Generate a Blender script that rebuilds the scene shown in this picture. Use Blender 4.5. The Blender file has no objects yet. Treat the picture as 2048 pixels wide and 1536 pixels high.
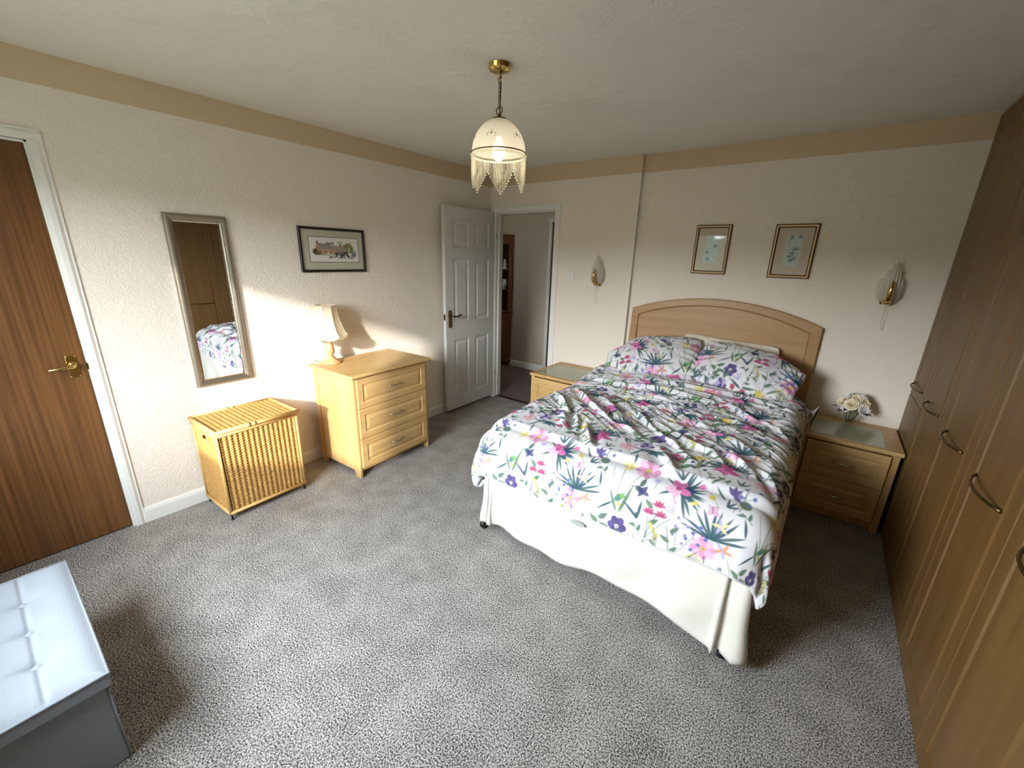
import bpy, bmesh, math, random
import numpy as np
from mathutils import Vector, Matrix
PI = math.pi
random.seed(7); RNG = np.random.default_rng(7)
C = bpy.context.scene.collection
S = bpy.context.scene

# ------------------------------------------------------------------ camera, world, lights, exposure
F_PX = 822.3; YAW, PITCH, ROLL = -0.64326, -0.29990, 0.02737
cd = bpy.data.cameras.new('camera'); cam = bpy.data.objects.new('camera', cd); C.objects.link(cam)
cd.sensor_fit = 'HORIZONTAL'; cd.sensor_width = 36.0; cd.lens = 36.0 * F_PX / 2048; cd.clip_start = 0.02
_f = Vector((math.sin(YAW)*math.cos(PITCH), math.cos(YAW)*math.cos(PITCH), math.sin(PITCH)))
_r = Vector((math.cos(YAW), -math.sin(YAW), 0)); _u = _r.cross(_f)
_r2 = _r*math.cos(ROLL) + _u*math.sin(ROLL); _u2 = -_r*math.sin(ROLL) + _u*math.cos(ROLL)
cam.matrix_world = Matrix(((_r2.x, _u2.x, -_f.x, 3.0148), (_r2.y, _u2.y, -_f.y, -3.5654), (_r2.z, _u2.z, -_f.z, 1.5847), (0, 0, 0, 1)))
S.camera = cam
S.view_settings.view_transform = 'Standard'; S.view_settings.look = 'None'
S.view_settings.gamma = 1.0; S.view_settings.use_curve_mapping = False
S.view_settings.exposure = 1.12
S.cycles.use_denoising = True
S.cycles.max_bounces = 9; S.cycles.diffuse_bounces = 5; S.cycles.glossy_bounces = 4
S.cycles.transmission_bounces = 8; S.cycles.transparent_max_bounces = 12
S.cycles.caustics_reflective = False; S.cycles.caustics_refractive = False
S.cycles.sample_clamp_indirect = 6.0

SKY = 19.0; SUN = 3.2
W_X0, W_X1, W_Z0, W_Z1, W_Y = 0.72, 1.95, 0.80, 2.06, -4.10     # the bedroom window behind the camera
world = bpy.data.worlds.new('sky'); S.world = world; world.use_nodes = True
def build_world():
    nt = world.node_tree; nt.nodes.clear(); N = nt.nodes.new; L = nt.links.new
    out = N('ShaderNodeOutputWorld'); bg = N('ShaderNodeBackground'); L(bg.outputs[0], out.inputs[0])
    tc = N('ShaderNodeTexCoord'); sep = N('ShaderNodeSeparateXYZ'); L(tc.outputs['Generated'], sep.inputs[0])
    noi = N('ShaderNodeTexNoise'); noi.inputs['Scale'].default_value = 14; noi.inputs['Detail'].default_value = 6
    L(tc.outputs['Generated'], noi.inputs['Vector'])
    m = N('ShaderNodeMath'); m.operation = 'MULTIPLY_ADD'; L(noi.outputs['Fac'], m.inputs[0]); m.inputs[1].default_value = -0.12
    L(sep.outputs['Z'], m.inputs[2])
    r = N('ShaderNodeValToRGB'); L(m.outputs[0], r.inputs[0])
    e = r.color_ramp.elements
    e[0].position = 0.0; e[0].color = (0.05, 0.06, 0.045, 1)
    e[1].position = 0.012; e[1].color = (0.95, 0.98, 1.0, 1)
    k = e.new(0.5); k.color = (0.80, 0.90, 1.0, 1)
    fx = N('ShaderNodeMath'); fx.operation = 'MULTIPLY_ADD'; L(sep.outputs['X'], fx.inputs[0]); fx.inputs[1].default_value = -0.40*SKY; fx.inputs[2].default_value = SKY
    L(r.outputs[0], bg.inputs[0]); L(fx.outputs[0], bg.inputs[1])
build_world()
def light(name, kind, loc, **kw):
    d = bpy.data.lights.new(name, kind); o = bpy.data.objects.new(name, d); C.objects.link(o); o.location = loc
    for k, v in kw.items(): setattr(d, k, v)
    return o
sun = light('sun', 'SUN', (4, -9, 5), energy=SUN, angle=math.radians(2.4), color=(1.0, 0.95, 0.87))
sun.rotation_euler = Vector((-0.10, 0.172, -0.066)).to_track_quat('-Z', 'Y').to_euler()
por = light('window_daylight_portal', 'AREA', ((W_X0+W_X1)/2, W_Y-0.12, (W_Z0+W_Z1)/2), shape='RECTANGLE', size=W_X1-W_X0, size_y=W_Z1-W_Z0)
por.rotation_euler = (PI/2, 0, 0); por.data.cycles.is_portal = True

# ------------------------------------------------------------------ helpers
def link(name, mesh, parent=None):
    o = bpy.data.objects.new(name, mesh); C.objects.link(o)
    if parent is not None: o.parent = parent
    return o
class MB:
    def __init__(s): s.v = []; s.f = []
    def add(s, vs, fs):
        b = len(s.v); s.v += [tuple(map(float, v)) for v in vs]; s.f += [tuple(b+i for i in f) for f in fs]; return s
    def box(s, x0, x1, y0, y1, z0, z1):
        return s.add([(x0,y0,z0),(x1,y0,z0),(x1,y1,z0),(x0,y1,z0),(x0,y0,z1),(x1,y0,z1),(x1,y1,z1),(x0,y1,z1)],
                     [(0,3,2,1),(4,5,6,7),(0,1,5,4),(1,2,6,5),(2,3,7,6),(3,0,4,7)])
    def prism(s, poly, fn, d0, d1):
        """polygon in (s,t) extruded from depth d0 to d1; fn(s,t,d) -> xyz"""
        n = len(poly)
        vs = [fn(a, b, d0) for a, b in poly] + [fn(a, b, d1) for a, b in poly]
        fs = [tuple(range(n))[::-1], tuple(range(n, 2*n))] + [(i, (i+1) % n, n+(i+1) % n, n+i) for i in range(n)]
        return s.add(vs, fs)
    def lathe(s, prof, c=(0, 0, 0), n=32, wob=None):
        vs = []; fs = []; m = len(prof)
        for i in range(n):
            a = 2*PI*i/n
            for j, (r, z) in enumerate(prof):
                k = wob(a, j) if wob else 1.0
                vs.append((c[0]+r*k*math.cos(a), c[1]+r*k*math.sin(a), c[2]+z))
        for i in range(n):
            for j in range(m-1):
                q = (i+1) % n; fs.append((i*m+j, q*m+j, q*m+j+1, i*m+j+1))
        return s.add(vs, fs)
    def tube(s, pts, r, n=8, closed=False):
        P = [Vector(p) for p in pts]; k = len(P); vs = []; fs = []
        rr = r if isinstance(r, (list, tuple)) else [r]*k
        up = None
        for i, p in enumerate(P):
            t = (P[(i+1) % k]-P[i-1]) if closed else (P[min(i+1, k-1)]-P[max(i-1, 0)])
            t.normalize()
            if up is None:
                up = Vector((0, 0, 1)) if abs(t.z) < 0.9 else Vector((1, 0, 0))
            a = t.cross(up)
            if a.length < 1e-6: a = t.orthogonal()
            a.normalize(); b = a.cross(t).normalized(); up = b
            for j in range(n):
                g = 2*PI*j/n; vs.append(p+(a*math.cos(g)+b*math.sin(g))*rr[i])
        for i in range(k if closed else k-1):
            q = (i+1) % k
            for j in range(n): fs.append((i*n+j, i*n+(j+1) % n, q*n+(j+1) % n, q*n+j))
        if not closed:
            fs.append(tuple(range(n))[::-1]); fs.append(tuple((k-1)*n+j for j in range(n)))
        return s.add(vs, fs)
    def ball(s, c, r, n=14, m=8, sc=(1, 1, 1)):
        vs = []; fs = []
        for j in range(m+1):
            t = PI*j/m
            for i in range(n):
                a = 2*PI*i/n; vs.append((c[0]+r*sc[0]*math.sin(t)*math.cos(a), c[1]+r*sc[1]*math.sin(t)*math.sin(a), c[2]+r*sc[2]*math.cos(t)))
        for j in range(m):
            for i in range(n): fs.append((j*n+i, (j+1)*n+i, (j+1)*n+(i+1) % n, j*n+(i+1) % n))
        return s.add(vs, fs)
    def rings(s, w, h, prof, fn, cap=True, o=(0, 0)):
        """nested rectangles: prof = [(inset, depth)]; fn(s,t,d)->xyz"""
        vs = []; fs = []
        for ins, d in prof:
            for a, b in ((ins, ins), (w-ins, ins), (w-ins, h-ins), (ins, h-ins)): vs.append(fn(o[0]+a, o[1]+b, d))
        for k in range(len(prof)-1):
            for i in range(4):
                j = (i+1) % 4; fs.append((k*4+i, k*4+j, k*4+4+j, k*4+4+i))
        if cap: b = (len(prof)-1)*4; fs.append((b, b+1, b+2, b+3))
        return s.add(vs, fs)
    def build(s, name, mat, parent=None, smooth=False, bevel=0.0, seg=2):
        me = bpy.data.meshes.new(name); me.from_pydata(s.v, [], s.f); me.validate()
        bm = bmesh.new(); bm.from_mesh(me); bmesh.ops.remove_doubles(bm, verts=bm.verts, dist=1e-6)
        bmesh.ops.recalc_face_normals(bm, faces=bm.faces)
        bm.to_mesh(me); bm.free()
        me.materials.append(mat)
        if smooth: me.polygons.foreach_set('use_smooth', [True]*len(me.polygons))
        o = link(name, me, parent)
        if bevel:
            md = o.modifiers.new('bevel', 'BEVEL'); md.width = bevel; md.segments = seg; md.limit_method = 'ANGLE'; md.angle_limit = math.radians(40)
        return o
def grid_mesh(name, P, mat, parent=None, col=None, smooth=True, closed_u=False):
    """P: (nu,nv,3) array; optional per-vertex linear colours (nu,nv,3)"""
    nu, nv = P.shape[:2]
    idx = np.arange(nu*nv).reshape(nu, nv)
    if closed_u: idx = np.vstack([idx, idx[:1]])
    q = np.stack([idx[:-1, :-1], idx[1:, :-1], idx[1:, 1:], idx[:-1, 1:]], -1).reshape(-1, 4)
    return raw_mesh(name, P.reshape(-1, 3), q, mat, parent, None if col is None else col.reshape(-1, 3), smooth)
def raw_mesh(name, V, Q, mat, parent=None, col=None, smooth=True):
    me = bpy.data.meshes.new(name); n = len(Q)
    me.vertices.add(len(V)); me.vertices.foreach_set('co', np.ascontiguousarray(V, np.float32).ravel())
    me.loops.add(n*4); me.loops.foreach_set('vertex_index', np.ascontiguousarray(Q, np.int32).ravel())
    me.polygons.add(n); me.polygons.foreach_set('loop_start', np.arange(0, n*4, 4, dtype=np.int32))
    me.polygons.foreach_set('use_smooth', np.full(n, smooth))
    me.update(calc_edges=True); me.validate()
    if col is not None:
        ca = me.color_attributes.new('print', 'FLOAT_COLOR', 'POINT')
        ca.data.foreach_set('color', np.hstack([col, np.ones((len(V), 1))]).astype(np.float32).ravel())
    me.materials.append(mat)
    return link(name, me, parent)
def tag(o, label, cat, group=None, kind=None):
    o['label'] = label; o['category'] = cat
    if group: o['group'] = group
    if kind: o['kind'] = kind
    return o
def thing(name, loc, label, cat, rz=0.0, group=None):
    o = link(name, None); o.location = loc; o.rotation_euler = (0, 0, rz); o.empty_display_size = 0.1
    return tag(o, label, cat, group)
def struct(o, label=None, cat=None):
    o['kind'] = 'structure'
    if label: o['label'] = label
    if cat: o['category'] = cat
    return o
def lab(o, text): o['label'] = text; return o
XYZ = lambda a, b, d: (a, b, d)

# ------------------------------------------------------------------ materials
def srgb(r, g, b):
    f = lambda c: (c/255/12.92) if c/255 <= 0.04045 else ((c/255+0.055)/1.055)**2.4
    return (f(r), f(g), f(b), 1)
def new_mat(name):
    m = bpy.data.materials.new(name); m.use_nodes = True; nt = m.node_tree
    return m, nt, nt.nodes['Principled BSDF'], nt.nodes.new, nt.links.new
def plain(name, col, rough=0.5, metal=0.0, bump=0.0, bscale=60.0, vary=0.0, spec=0.5):
    m, nt, b, N, L = new_mat(name)
    b.inputs['Base Color'].default_value = col; b.inputs['Roughness'].default_value = rough; b.inputs['Metallic'].default_value = metal
    b.inputs['Specular IOR Level'].default_value = spec
    tc = N('ShaderNodeTexCoord'); no = N('ShaderNodeTexNoise'); no.inputs['Scale'].default_value = bscale; no.inputs['Detail'].default_value = 4
    L(tc.outputs['Object'], no.inputs['Vector'])
    mx = N('ShaderNodeMix'); mx.data_type = 'RGBA'; L(no.outputs['Fac'], mx.inputs[0])
    mx.inputs[6].default_value = [c*(1-vary) for c in col[:3]]+[1]; mx.inputs[7].default_value = [min(1, c*(1+vary)) for c in col[:3]]+[1]
    L(mx.outputs[2], b.inputs['Base Color'])
    if bump:
        bp = N('ShaderNodeBump'); bp.inputs['Strength'].default_value = bump; bp.inputs['Distance'].default_value = 0.004
        L(no.outputs['Fac'], bp.inputs['Height']); L(bp.outputs[0], b.inputs['Normal'])
    return m
def wood(name, c1, c2, axis='Z', scale=1.0, rough=0.45, fleck=0.5, stripes=0.0):
    m, nt, b, N, L = new_mat(name)
    tc = N('ShaderNodeTexCoord'); mp = N('ShaderNodeMapping'); L(tc.outputs['Object'], mp.inputs[0])
    st = {'X': (0.06, 1, 1), 'Y': (1, 0.06, 1), 'Z': (1, 1, 0.06)}[axis]
    mp.inputs['Scale'].default_value = [s*scale for s in st]
    n1 = N('ShaderNodeTexNoise'); n1.inputs['Scale'].default_value = 16; n1.inputs['Detail'].default_value = 6; n1.inputs['Distortion'].default_value = 0.6
    n2 = N('ShaderNodeTexNoise'); n2.inputs['Scale'].default_value = 150; n2.inputs['Detail'].default_value = 3
    L(mp.outputs[0], n1.inputs['Vector']); L(mp.outputs[0], n2.inputs['Vector'])
    mx = N('ShaderNodeMix'); mx.data_type = 'FLOAT'; mx.inputs[0].default_value = fleck*0.6
    L(n1.outputs['Fac'], mx.inputs[2]); L(n2.outputs['Fac'], mx.inputs[3])
    src = mx.outputs[0]
    if stripes:
        wv = N('ShaderNodeTexNoise'); wv.inputs['Scale'].default_value = 80; wv.inputs['Detail'].default_value = 3
        mp2 = N('ShaderNodeMapping'); L(tc.outputs['Object'], mp2.inputs[0]); mp2.inputs['Scale'].default_value = (1, 1, 0.02)
        L(mp2.outputs[0], wv.inputs['Vector'])
        m2 = N('ShaderNodeMix'); m2.data_type = 'FLOAT'; m2.inputs[0].default_value = stripes
        L(src, m2.inputs[2]); L(wv.outputs['Fac'], m2.inputs[3]); src = m2.outputs[0]
    r = N('ShaderNodeValToRGB'); L(src, r.inputs[0]); e = r.color_ramp.elements
    e[0].position = 0.32; e[0].color = c1; e[1].position = 0.68; e[1].color = c2
    L(r.outputs[0], b.inputs['Base Color']); b.inputs['Roughness'].default_value = rough
    bp = N('ShaderNodeBump'); bp.inputs['Strength'].default_value = 0.08; bp.inputs['Distance'].default_value = 0.001
    L(n2.outputs['Fac'], bp.inputs['Height']); L(bp.outputs[0], b.inputs['Normal'])
    return m
def wallpaper():
    m, nt, b, N, L = new_mat('embossed wallpaper')
    tc = N('ShaderNodeTexCoord')
    n1 = N('ShaderNodeTexNoise'); n1.inputs['Scale'].default_value = 10; n1.inputs['Detail'].default_value = 2; L(tc.outputs['Object'], n1.inputs['Vector'])
    vm = N('ShaderNodeVectorMath'); vm.operation = 'MULTIPLY_ADD'; L(n1.outputs['Color'], vm.inputs[0]); vm.inputs[1].default_value = (0.16, 0.16, 0.16); L(tc.outputs['Object'], vm.inputs[2])
    vo = N('ShaderNodeTexVoronoi'); vo.feature = 'SMOOTH_F1'; vo.inputs['Scale'].default_value = 23; L(vm.outputs[0], vo.inputs['Vector'])
    sn = N('ShaderNodeMath'); sn.operation = 'MULTIPLY'; sn.inputs[1].default_value = 30.0; L(vo.outputs['Distance'], sn.inputs[0])
    s2 = N('ShaderNodeMath'); s2.operation = 'SINE'; L(sn.outputs[0], s2.inputs[0])
    n2 = N('ShaderNodeTexNoise'); n2.inputs['Scale'].default_value = 55; n2.inputs['Detail'].default_value = 3; L(tc.outputs['Object'], n2.inputs['Vector'])
    ad = N('ShaderNodeMath'); ad.operation = 'MULTIPLY_ADD'; L(n2.outputs['Fac'], ad.inputs[0]); ad.inputs[1].default_value = 1.6; L(s2.outputs[0], ad.inputs[2])
    bp = N('ShaderNodeBump'); bp.inputs['Strength'].default_value = 0.30; bp.inputs['Distance'].default_value = 0.0022
    L(ad.outputs[0], bp.inputs['Height']); L(bp.outputs[0], b.inputs['Normal'])
    b.inputs['Base Color'].default_value = srgb(237, 228, 215); b.inputs['Roughness'].default_value = 0.75
    return m
def artex():
    m, nt, b, N, L = new_mat('swirled ceiling plaster')
    tc = N('ShaderNodeTexCoord')
    n0 = N('ShaderNodeTexNoise'); n0.inputs['Scale'].default_value = 3.6; n0.inputs['Detail'].default_value = 2; L(tc.outputs['Object'], n0.inputs['Vector'])
    vm = N('ShaderNodeVectorMath'); vm.operation = 'MULTIPLY_ADD'; L(n0.outputs['Color'], vm.inputs[0]); vm.inputs[1].default_value = (1.1, 1.1, 0); L(tc.outputs['Object'], vm.inputs[2])
    wv = N('ShaderNodeTexNoise'); wv.inputs['Scale'].default_value = 30; wv.inputs['Detail'].default_value = 5; wv.inputs['Distortion'].default_value = 0.9; L(vm.outputs[0], wv.inputs['Vector'])
    n1 = N('ShaderNodeTexNoise'); n1.inputs['Scale'].default_value = 16; n1.inputs['Detail'].default_value = 7; n1.inputs['Roughness'].default_value = 0.62; L(tc.outputs['Object'], n1.inputs['Vector'])
    n3 = N('ShaderNodeTexNoise'); n3.inputs['Scale'].default_value = 3.2; n3.inputs['Detail'].default_value = 4; n3.inputs['Distortion'].default_value = 0.8; L(tc.outputs['Object'], n3.inputs['Vector'])
    r = N('ShaderNodeValToRGB'); L(n3.outputs['Fac'], r.inputs[0]); r.color_ramp.elements[0].position = 0.47; r.color_ramp.elements[1].position = 0.64
    mu = N('ShaderNodeMath'); mu.operation = 'MULTIPLY'; L(wv.outputs['Fac'], mu.inputs[0]); L(r.outputs[0], mu.inputs[1])
    ad = N('ShaderNodeMath'); ad.operation = 'MULTIPLY_ADD'; L(n1.outputs['Fac'], ad.inputs[0]); ad.inputs[1].default_value = 0.9; L(mu.outputs[0], ad.inputs[2])
    bp = N('ShaderNodeBump'); bp.inputs['Strength'].default_value = 0.8; bp.inputs['Distance'].default_value = 0.008
    L(ad.outputs[0], bp.inputs['Height']); L(bp.outputs[0], b.inputs['Normal'])
    b.inputs['Base Color'].default_value = srgb(232, 230, 223); b.inputs['Roughness'].default_value = 0.8
    return m
def carpet(name, lo, hi, stain=False):
    m, nt, b, N, L = new_mat(name)
    tc = N('ShaderNodeTexCoord')
    n1 = N('ShaderNodeTexNoise'); n1.inputs['Scale'].default_value = 175; n1.inputs['Detail'].default_value = 2; n1.inputs['Roughness'].default_value = 0.7; L(tc.outputs['Object'], n1.inputs['Vector'])
    n2 = N('ShaderNodeTexNoise'); n2.inputs['Scale'].default_value = 7; n2.inputs['Detail'].default_value = 4; L(tc.outputs['Object'], n2.inputs['Vector'])
    ad = N('ShaderNodeMath'); ad.operation = 'MULTIPLY_ADD'; L(n2.outputs['Fac'], ad.inputs[0]); ad.inputs[1].default_value = 0.12
    sb = N('ShaderNodeMath'); sb.operation = 'SUBTRACT'; L(n1.outputs['Fac'], sb.inputs[0]); sb.inputs[1].default_value = 0.06; L(sb.outputs[0], ad.inputs[2])
    r = N('ShaderNodeValToRGB'); L(ad.outputs[0], r.inputs[0]); e = r.color_ramp.elements
    e[0].position = 0.40; e[0].color = lo; e[1].position = 0.62; e[1].color = hi
    out = r.outputs[0]
    if stain:
        sx = N('ShaderNodeVectorMath'); sx.operation = 'DISTANCE'; L(tc.outputs['Object'], sx.inputs[0]); sx.inputs[1].default_value = (0.53, -2.55, 0)
        rr = N('ShaderNodeMapRange'); L(sx.outputs['Value'], rr.inputs[0]); rr.inputs[1].default_value = 0.02; rr.inputs[2].default_value = 0.16; rr.inputs[3].default_value = 0.35; rr.inputs[4].default_value = 0.0
        mx = N('ShaderNodeMix'); mx.data_type = 'RGBA'; mx.blend_type = 'MULTIPLY'; L(rr.outputs[0], mx.inputs[0]); L(out, mx.inputs[6]); mx.inputs[7].default_value = (0.75, 0.5, 0.36, 1); out = mx.outputs[2]
    L(out, b.inputs['Base Color']); b.inputs['Roughness'].default_value = 0.95; b.inputs['Specular IOR Level'].default_value = 0.15
    b.inputs['Sheen Weight'].default_value = 0.0
    bp = N('ShaderNodeBump'); bp.inputs['Strength'].default_value = 0.8; bp.inputs['Distance'].default_value = 0.006
    L(n1.outputs['Fac'], bp.inputs['Height']); L(bp.outputs[0], b.inputs['Normal'])
    return m
def printed(name, rough=0.8, bump=0.0, sheen=0.0):
    m, nt, b, N, L = new_mat(name)
    at = N('ShaderNodeAttribute'); at.attribute_name = 'print'; L(at.outputs['Color'], b.inputs['Base Color'])
    b.inputs['Roughness'].default_value = rough; b.inputs['Specular IOR Level'].default_value = 0.2
    if bump:
        tc = N('ShaderNodeTexCoord'); no = N('ShaderNodeTexNoise'); no.inputs['Scale'].default_value = 30; no.inputs['Detail'].default_value = 4; L(tc.outputs['Object'], no.inputs['Vector'])
        bp = N('ShaderNodeBump'); bp.inputs['Strength'].default_value = bump; bp.inputs['Distance'].default_value = 0.006; L(no.outputs['Fac'], bp.inputs['Height']); L(bp.outputs[0], b.inputs['Normal'])
    return m
def glassy(name, tint=(1, 1, 1, 1), mix=0.08, rough=0.02):
    m, nt, b, N, L = new_mat(name); nt.nodes.remove(b)
    out = nt.nodes['Material Output']; tr = N('ShaderNodeBsdfTransparent'); gl = N('ShaderNodeBsdfGlossy'); mx = N('ShaderNodeMixShader')
    fr = N('ShaderNodeFresnel'); fr.inputs[0].default_value = 1.45
    tr.inputs[0].default_value = tint; gl.inputs['Roughness'].default_value = rough
    ge = N('ShaderNodeNewGeometry'); ff = N('ShaderNodeMath'); ff.operation = 'SUBTRACT'; ff.inputs[0].default_value = 1.0; L(ge.outputs['Backfacing'], ff.inputs[1])
    fm = N('ShaderNodeMath'); fm.operation = 'MULTIPLY'; L(fr.outputs[0], fm.inputs[0]); L(ff.outputs[0], fm.inputs[1])
    L(fm.outputs[0], mx.inputs[0]); L(tr.outputs[0], mx.inputs[1]); L(gl.outputs[0], mx.inputs[2]); L(mx.outputs[0], out.inputs[0])
    return m
def frosted(name, col, trans=0.5):
    m, nt, b, N, L = new_mat(name); nt.nodes.remove(b)
    out = nt.nodes['Material Output']; df = N('ShaderNodeBsdfDiffuse'); tl = N('ShaderNodeBsdfTranslucent'); tp = N('ShaderNodeBsdfTransparent'); gl = N('ShaderNodeBsdfGlossy')
    df.inputs[0].default_value = col; tl.inputs[0].default_value = col; gl.inputs['Roughness'].default_value = 0.3
    tc = N('ShaderNodeTexCoord'); no = N('ShaderNodeTexNoise'); no.inputs['Scale'].default_value = 90; L(tc.outputs['Object'], no.inputs['Vector'])
    bp = N('ShaderNodeBump'); bp.inputs['Strength'].default_value = 0.15; bp.inputs['Distance'].default_value = 0.002; L(no.outputs['Fac'], bp.inputs['Height']); L(bp.outputs[0], df.inputs['Normal'])
    a = N('ShaderNodeMixShader'); a.inputs[0].default_value = 0.5; L(df.outputs[0], a.inputs[1]); L(tl.outputs[0], a.inputs[2])
    c = N('ShaderNodeMixShader'); c.inputs[0].default_value = trans; L(a.outputs[0], c.inputs[1]); L(tp.outputs[0], c.inputs[2])
    d = N('ShaderNodeMixShader'); d.inputs[0].default_value = 0.06; L(c.outputs[0], d.inputs[1]); L(gl.outputs[0], d.inputs[2]); L(d.outputs[0], out.inputs[0])
    return m
def glow(name, col, strength):
    m, nt, b, N, L = new_mat(name); b.inputs['Base Color'].default_value = (0.9, 0.9, 0.85, 1)
    b.inputs['Emission Color'].default_value = col; b.inputs['Emission Strength'].default_value = strength
    return m

M = {}
M['paper'] = wallpaper(); M['ceil'] = artex()
M['band'] = plain('tan wallpaper border', srgb(212, 190, 158), 0.7, bump=0.3, bscale=40, vary=0.05)
M['carpet'] = carpet('grey flecked carpet', srgb(60, 57, 54), srgb(208, 203, 196), True)
M['hallcarpet'] = carpet('brown hall carpet', srgb(92, 78, 74), srgb(150, 132, 124))
M['white'] = plain('white gloss paint', srgb(236, 236, 230), 0.35, bump=0.03, bscale=20, vary=0.01)
M['doorwhite'] = plain('white moulded door skin', srgb(214, 214, 210), 0.45, bump=0.06, bscale=160, vary=0.015)
M['sapele'] = wood('sapele veneer', srgb(84, 54, 25), srgb(124, 84, 44), 'Z', 1.0, 0.35, 0.3, stripes=0.75)
BE1, BE2 = srgb(184, 146, 92), srgb(208, 174, 118)
M['beech'] = wood('beech veneer upright', BE1, BE2, 'Z', 1.0, 0.42)
M['beechy'] = wood('beech veneer lengthwise', BE1, BE2, 'Y', 1.0, 0.42)
M['beechx'] = wood('beech veneer crosswise', BE1, BE2, 'X', 1.0, 0.42)
M['wardrobe'] = wood('wardrobe beech', srgb(98, 70, 34), srgb(116, 87, 48), 'Z', 1.0, 0.45)
M['head'] = wood('headboard beech', srgb(164, 126, 82), srgb(184, 147, 102), 'X', 1.0, 0.45)
M['turned'] = wood('turned lamp wood', srgb(196, 142, 92), srgb(222, 176, 126), 'Z', 2.0, 0.3)
M['pine'] = wood('hall cabinet pine', srgb(104, 64, 32), srgb(132, 86, 46), 'Z', 1.0, 0.4)
M['shadewood'] = wood('painted cabinet interior shade', srgb(40, 24, 14), srgb(58, 36, 22), 'Z')  # interior shade put into the colour, darker than the cabinet's own pine
M['dark'] = plain('painted recess shade', srgb(24, 18, 14), 0.9)
M['brass'] = plain('polished brass', srgb(218, 190, 122), 0.16, 1.0, vary=0.04)
M['antique'] = plain('antique brass', srgb(112, 92, 56), 0.35, 1.0, vary=0.2)
M['gold'] = plain('gilt moulding', srgb(244, 216, 172), 0.4, 0.45, vary=0.06)
M['bronze'] = plain('dark bronze moulding', srgb(92, 60, 36), 0.4, 0.3, vary=0.1)
M['silver'] = plain('brushed silver frame', srgb(150, 141, 126), 0.38, 0.85, bump=0.12, bscale=220, vary=0.12)
M['chrome'] = plain('satin nickel', srgb(200, 196, 188), 0.25, 1.0)
M['black'] = plain('black plastic', srgb(22, 23, 26), 0.4)
M['blackframe'] = plain('black frame', srgb(24, 19, 18), 0.35)
M['mirror'] = plain('mirror glass', (0.86, 0.88, 0.88, 1), 0.01, 1.0)
M['skirt'] = plain('cream cotton valance', srgb(218, 215, 204), 0.9, bump=0.12, bscale=26, vary=0.01, spec=0.1)
M['linen'] = plain('cream pillowcase', srgb(232, 225, 208), 0.9, bump=0.1, bscale=24, spec=0.1)
M['felt'] = plain('light grey felt', srgb(142, 147, 153), 0.95, bump=0.25, bscale=190, vary=0.06, spec=0.1)
M['shade'] = frosted('cream fabric shade', srgb(246, 238, 216), 0.0)
M['frost'] = frosted('frosted glass', srgb(234, 232, 224), 0.34)
M['bead'] = frosted('clear glass beads', srgb(246, 242, 228), 0.12)
M['shell'] = frosted('frosted shell glass', srgb(240, 236, 224), 0.42)
M['bulb'] = glow('lit bulb', (1.0, 0.90, 0.70, 1), 2.6)
M['glass'] = glassy('clear glass'); M['vase'] = glassy('vase glass', (0.975, 0.99, 0.975, 1))
M['print'] = printed('floral printed cotton', 0.8, 0.1); M['art'] = printed('picture print', 0.7)
M['cane'] = printed('woven willow', 0.55)
M['canebind'] = plain('cane binding', srgb(214, 172, 106), 0.5, bump=0.3, bscale=120, vary=0.12)
M['cord'] = plain('grey pull cord', srgb(190, 182, 168), .8)
M['plastic'] = plain('white plastic', srgb(236, 234, 228), 0.35)
M['inset'] = plain('sage stone tile', srgb(168, 172, 150), 0.12, bump=0.02, bscale=9, vary=0.10)
M['leaf'] = plain('dark rose leaf', srgb(26, 52, 40), 0.45, vary=0.25, bscale=50)
M['stem'] = plain('green stem', srgb(60, 92, 62), 0.5)
M['petal'] = plain('cream rose petal', srgb(238, 226, 196), 0.7, vary=0.05)
M['petalw'] = plain('white rose petal', srgb(236, 234, 234), 0.7, vary=0.03)
M['matgrey'] = plain('sage mount board', srgb(196, 196, 174), 0.8)
M['matpink'] = plain('stone mount board', srgb(206, 192, 176), 0.8)
M['china'] = plain('blue and white china', srgb(206, 206, 206), 0.3, bscale=22, vary=0.25)
M['threshold'] = plain('dark threshold strip', srgb(44, 36, 32), 0.5)
M['hallpaper'] = plain('hall wallpaper', srgb(198, 186, 164), 0.8, bump=0.3, bscale=60)

# ------------------------------------------------------------------ setting: floor, walls, ceiling, trim
H = 2.40; YR = 0.038; XS = 1.598; XW = 3.57; YF = -4.10; XE = 4.17
struct(MB().box(-0.1, XE+0.1, YF-0.1, 0.05, -0.1, 0.0).build('floor', M['carpet']), 'grey flecked bedroom carpet across the whole room', 'floor')
struct(MB().box(-1.6, 1.9, 0.05, 2.6, -0.1, 0.0).build('floor_hall', M['hallcarpet']), 'brown hall carpet beyond the open white door', 'floor')
struct(MB().box(-0.1, XE+0.1, YF-0.1, 0.15, H, H+0.1).build('ceiling', M['ceil']), 'off-white ceiling with swirled plaster texture', 'ceiling')
struct(MB().box(-1.6, 1.9, 0.15, 2.6, H, H+0.1).build('ceiling_hall', M['white']), 'plain hall ceiling beyond the doorway', 'ceiling')
DY0, DY1, DZ = -4.01, -3.235, 2.030                                 # brown door opening in the left wall
w = MB(); w.box(-0.1, 0, DY1, 0.1, 0, H); w.box(-0.1, 0, YF-0.1, DY0, 0, H); w.box(-0.1, 0, DY0, DY1, DZ, H); w.box(-0.2, -0.1, DY0-.2, DY1+.2, 0, H)  # last box: unseen backing added to stop light leaking round the door
struct(w.build('wall_left', M['paper']), 'cream embossed wallpaper wall with mirror and cottage picture', 'wall')
OX0, OX1, OZ = 0.075, 0.802, 2.018                                 # open doorway in the back wall
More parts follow.
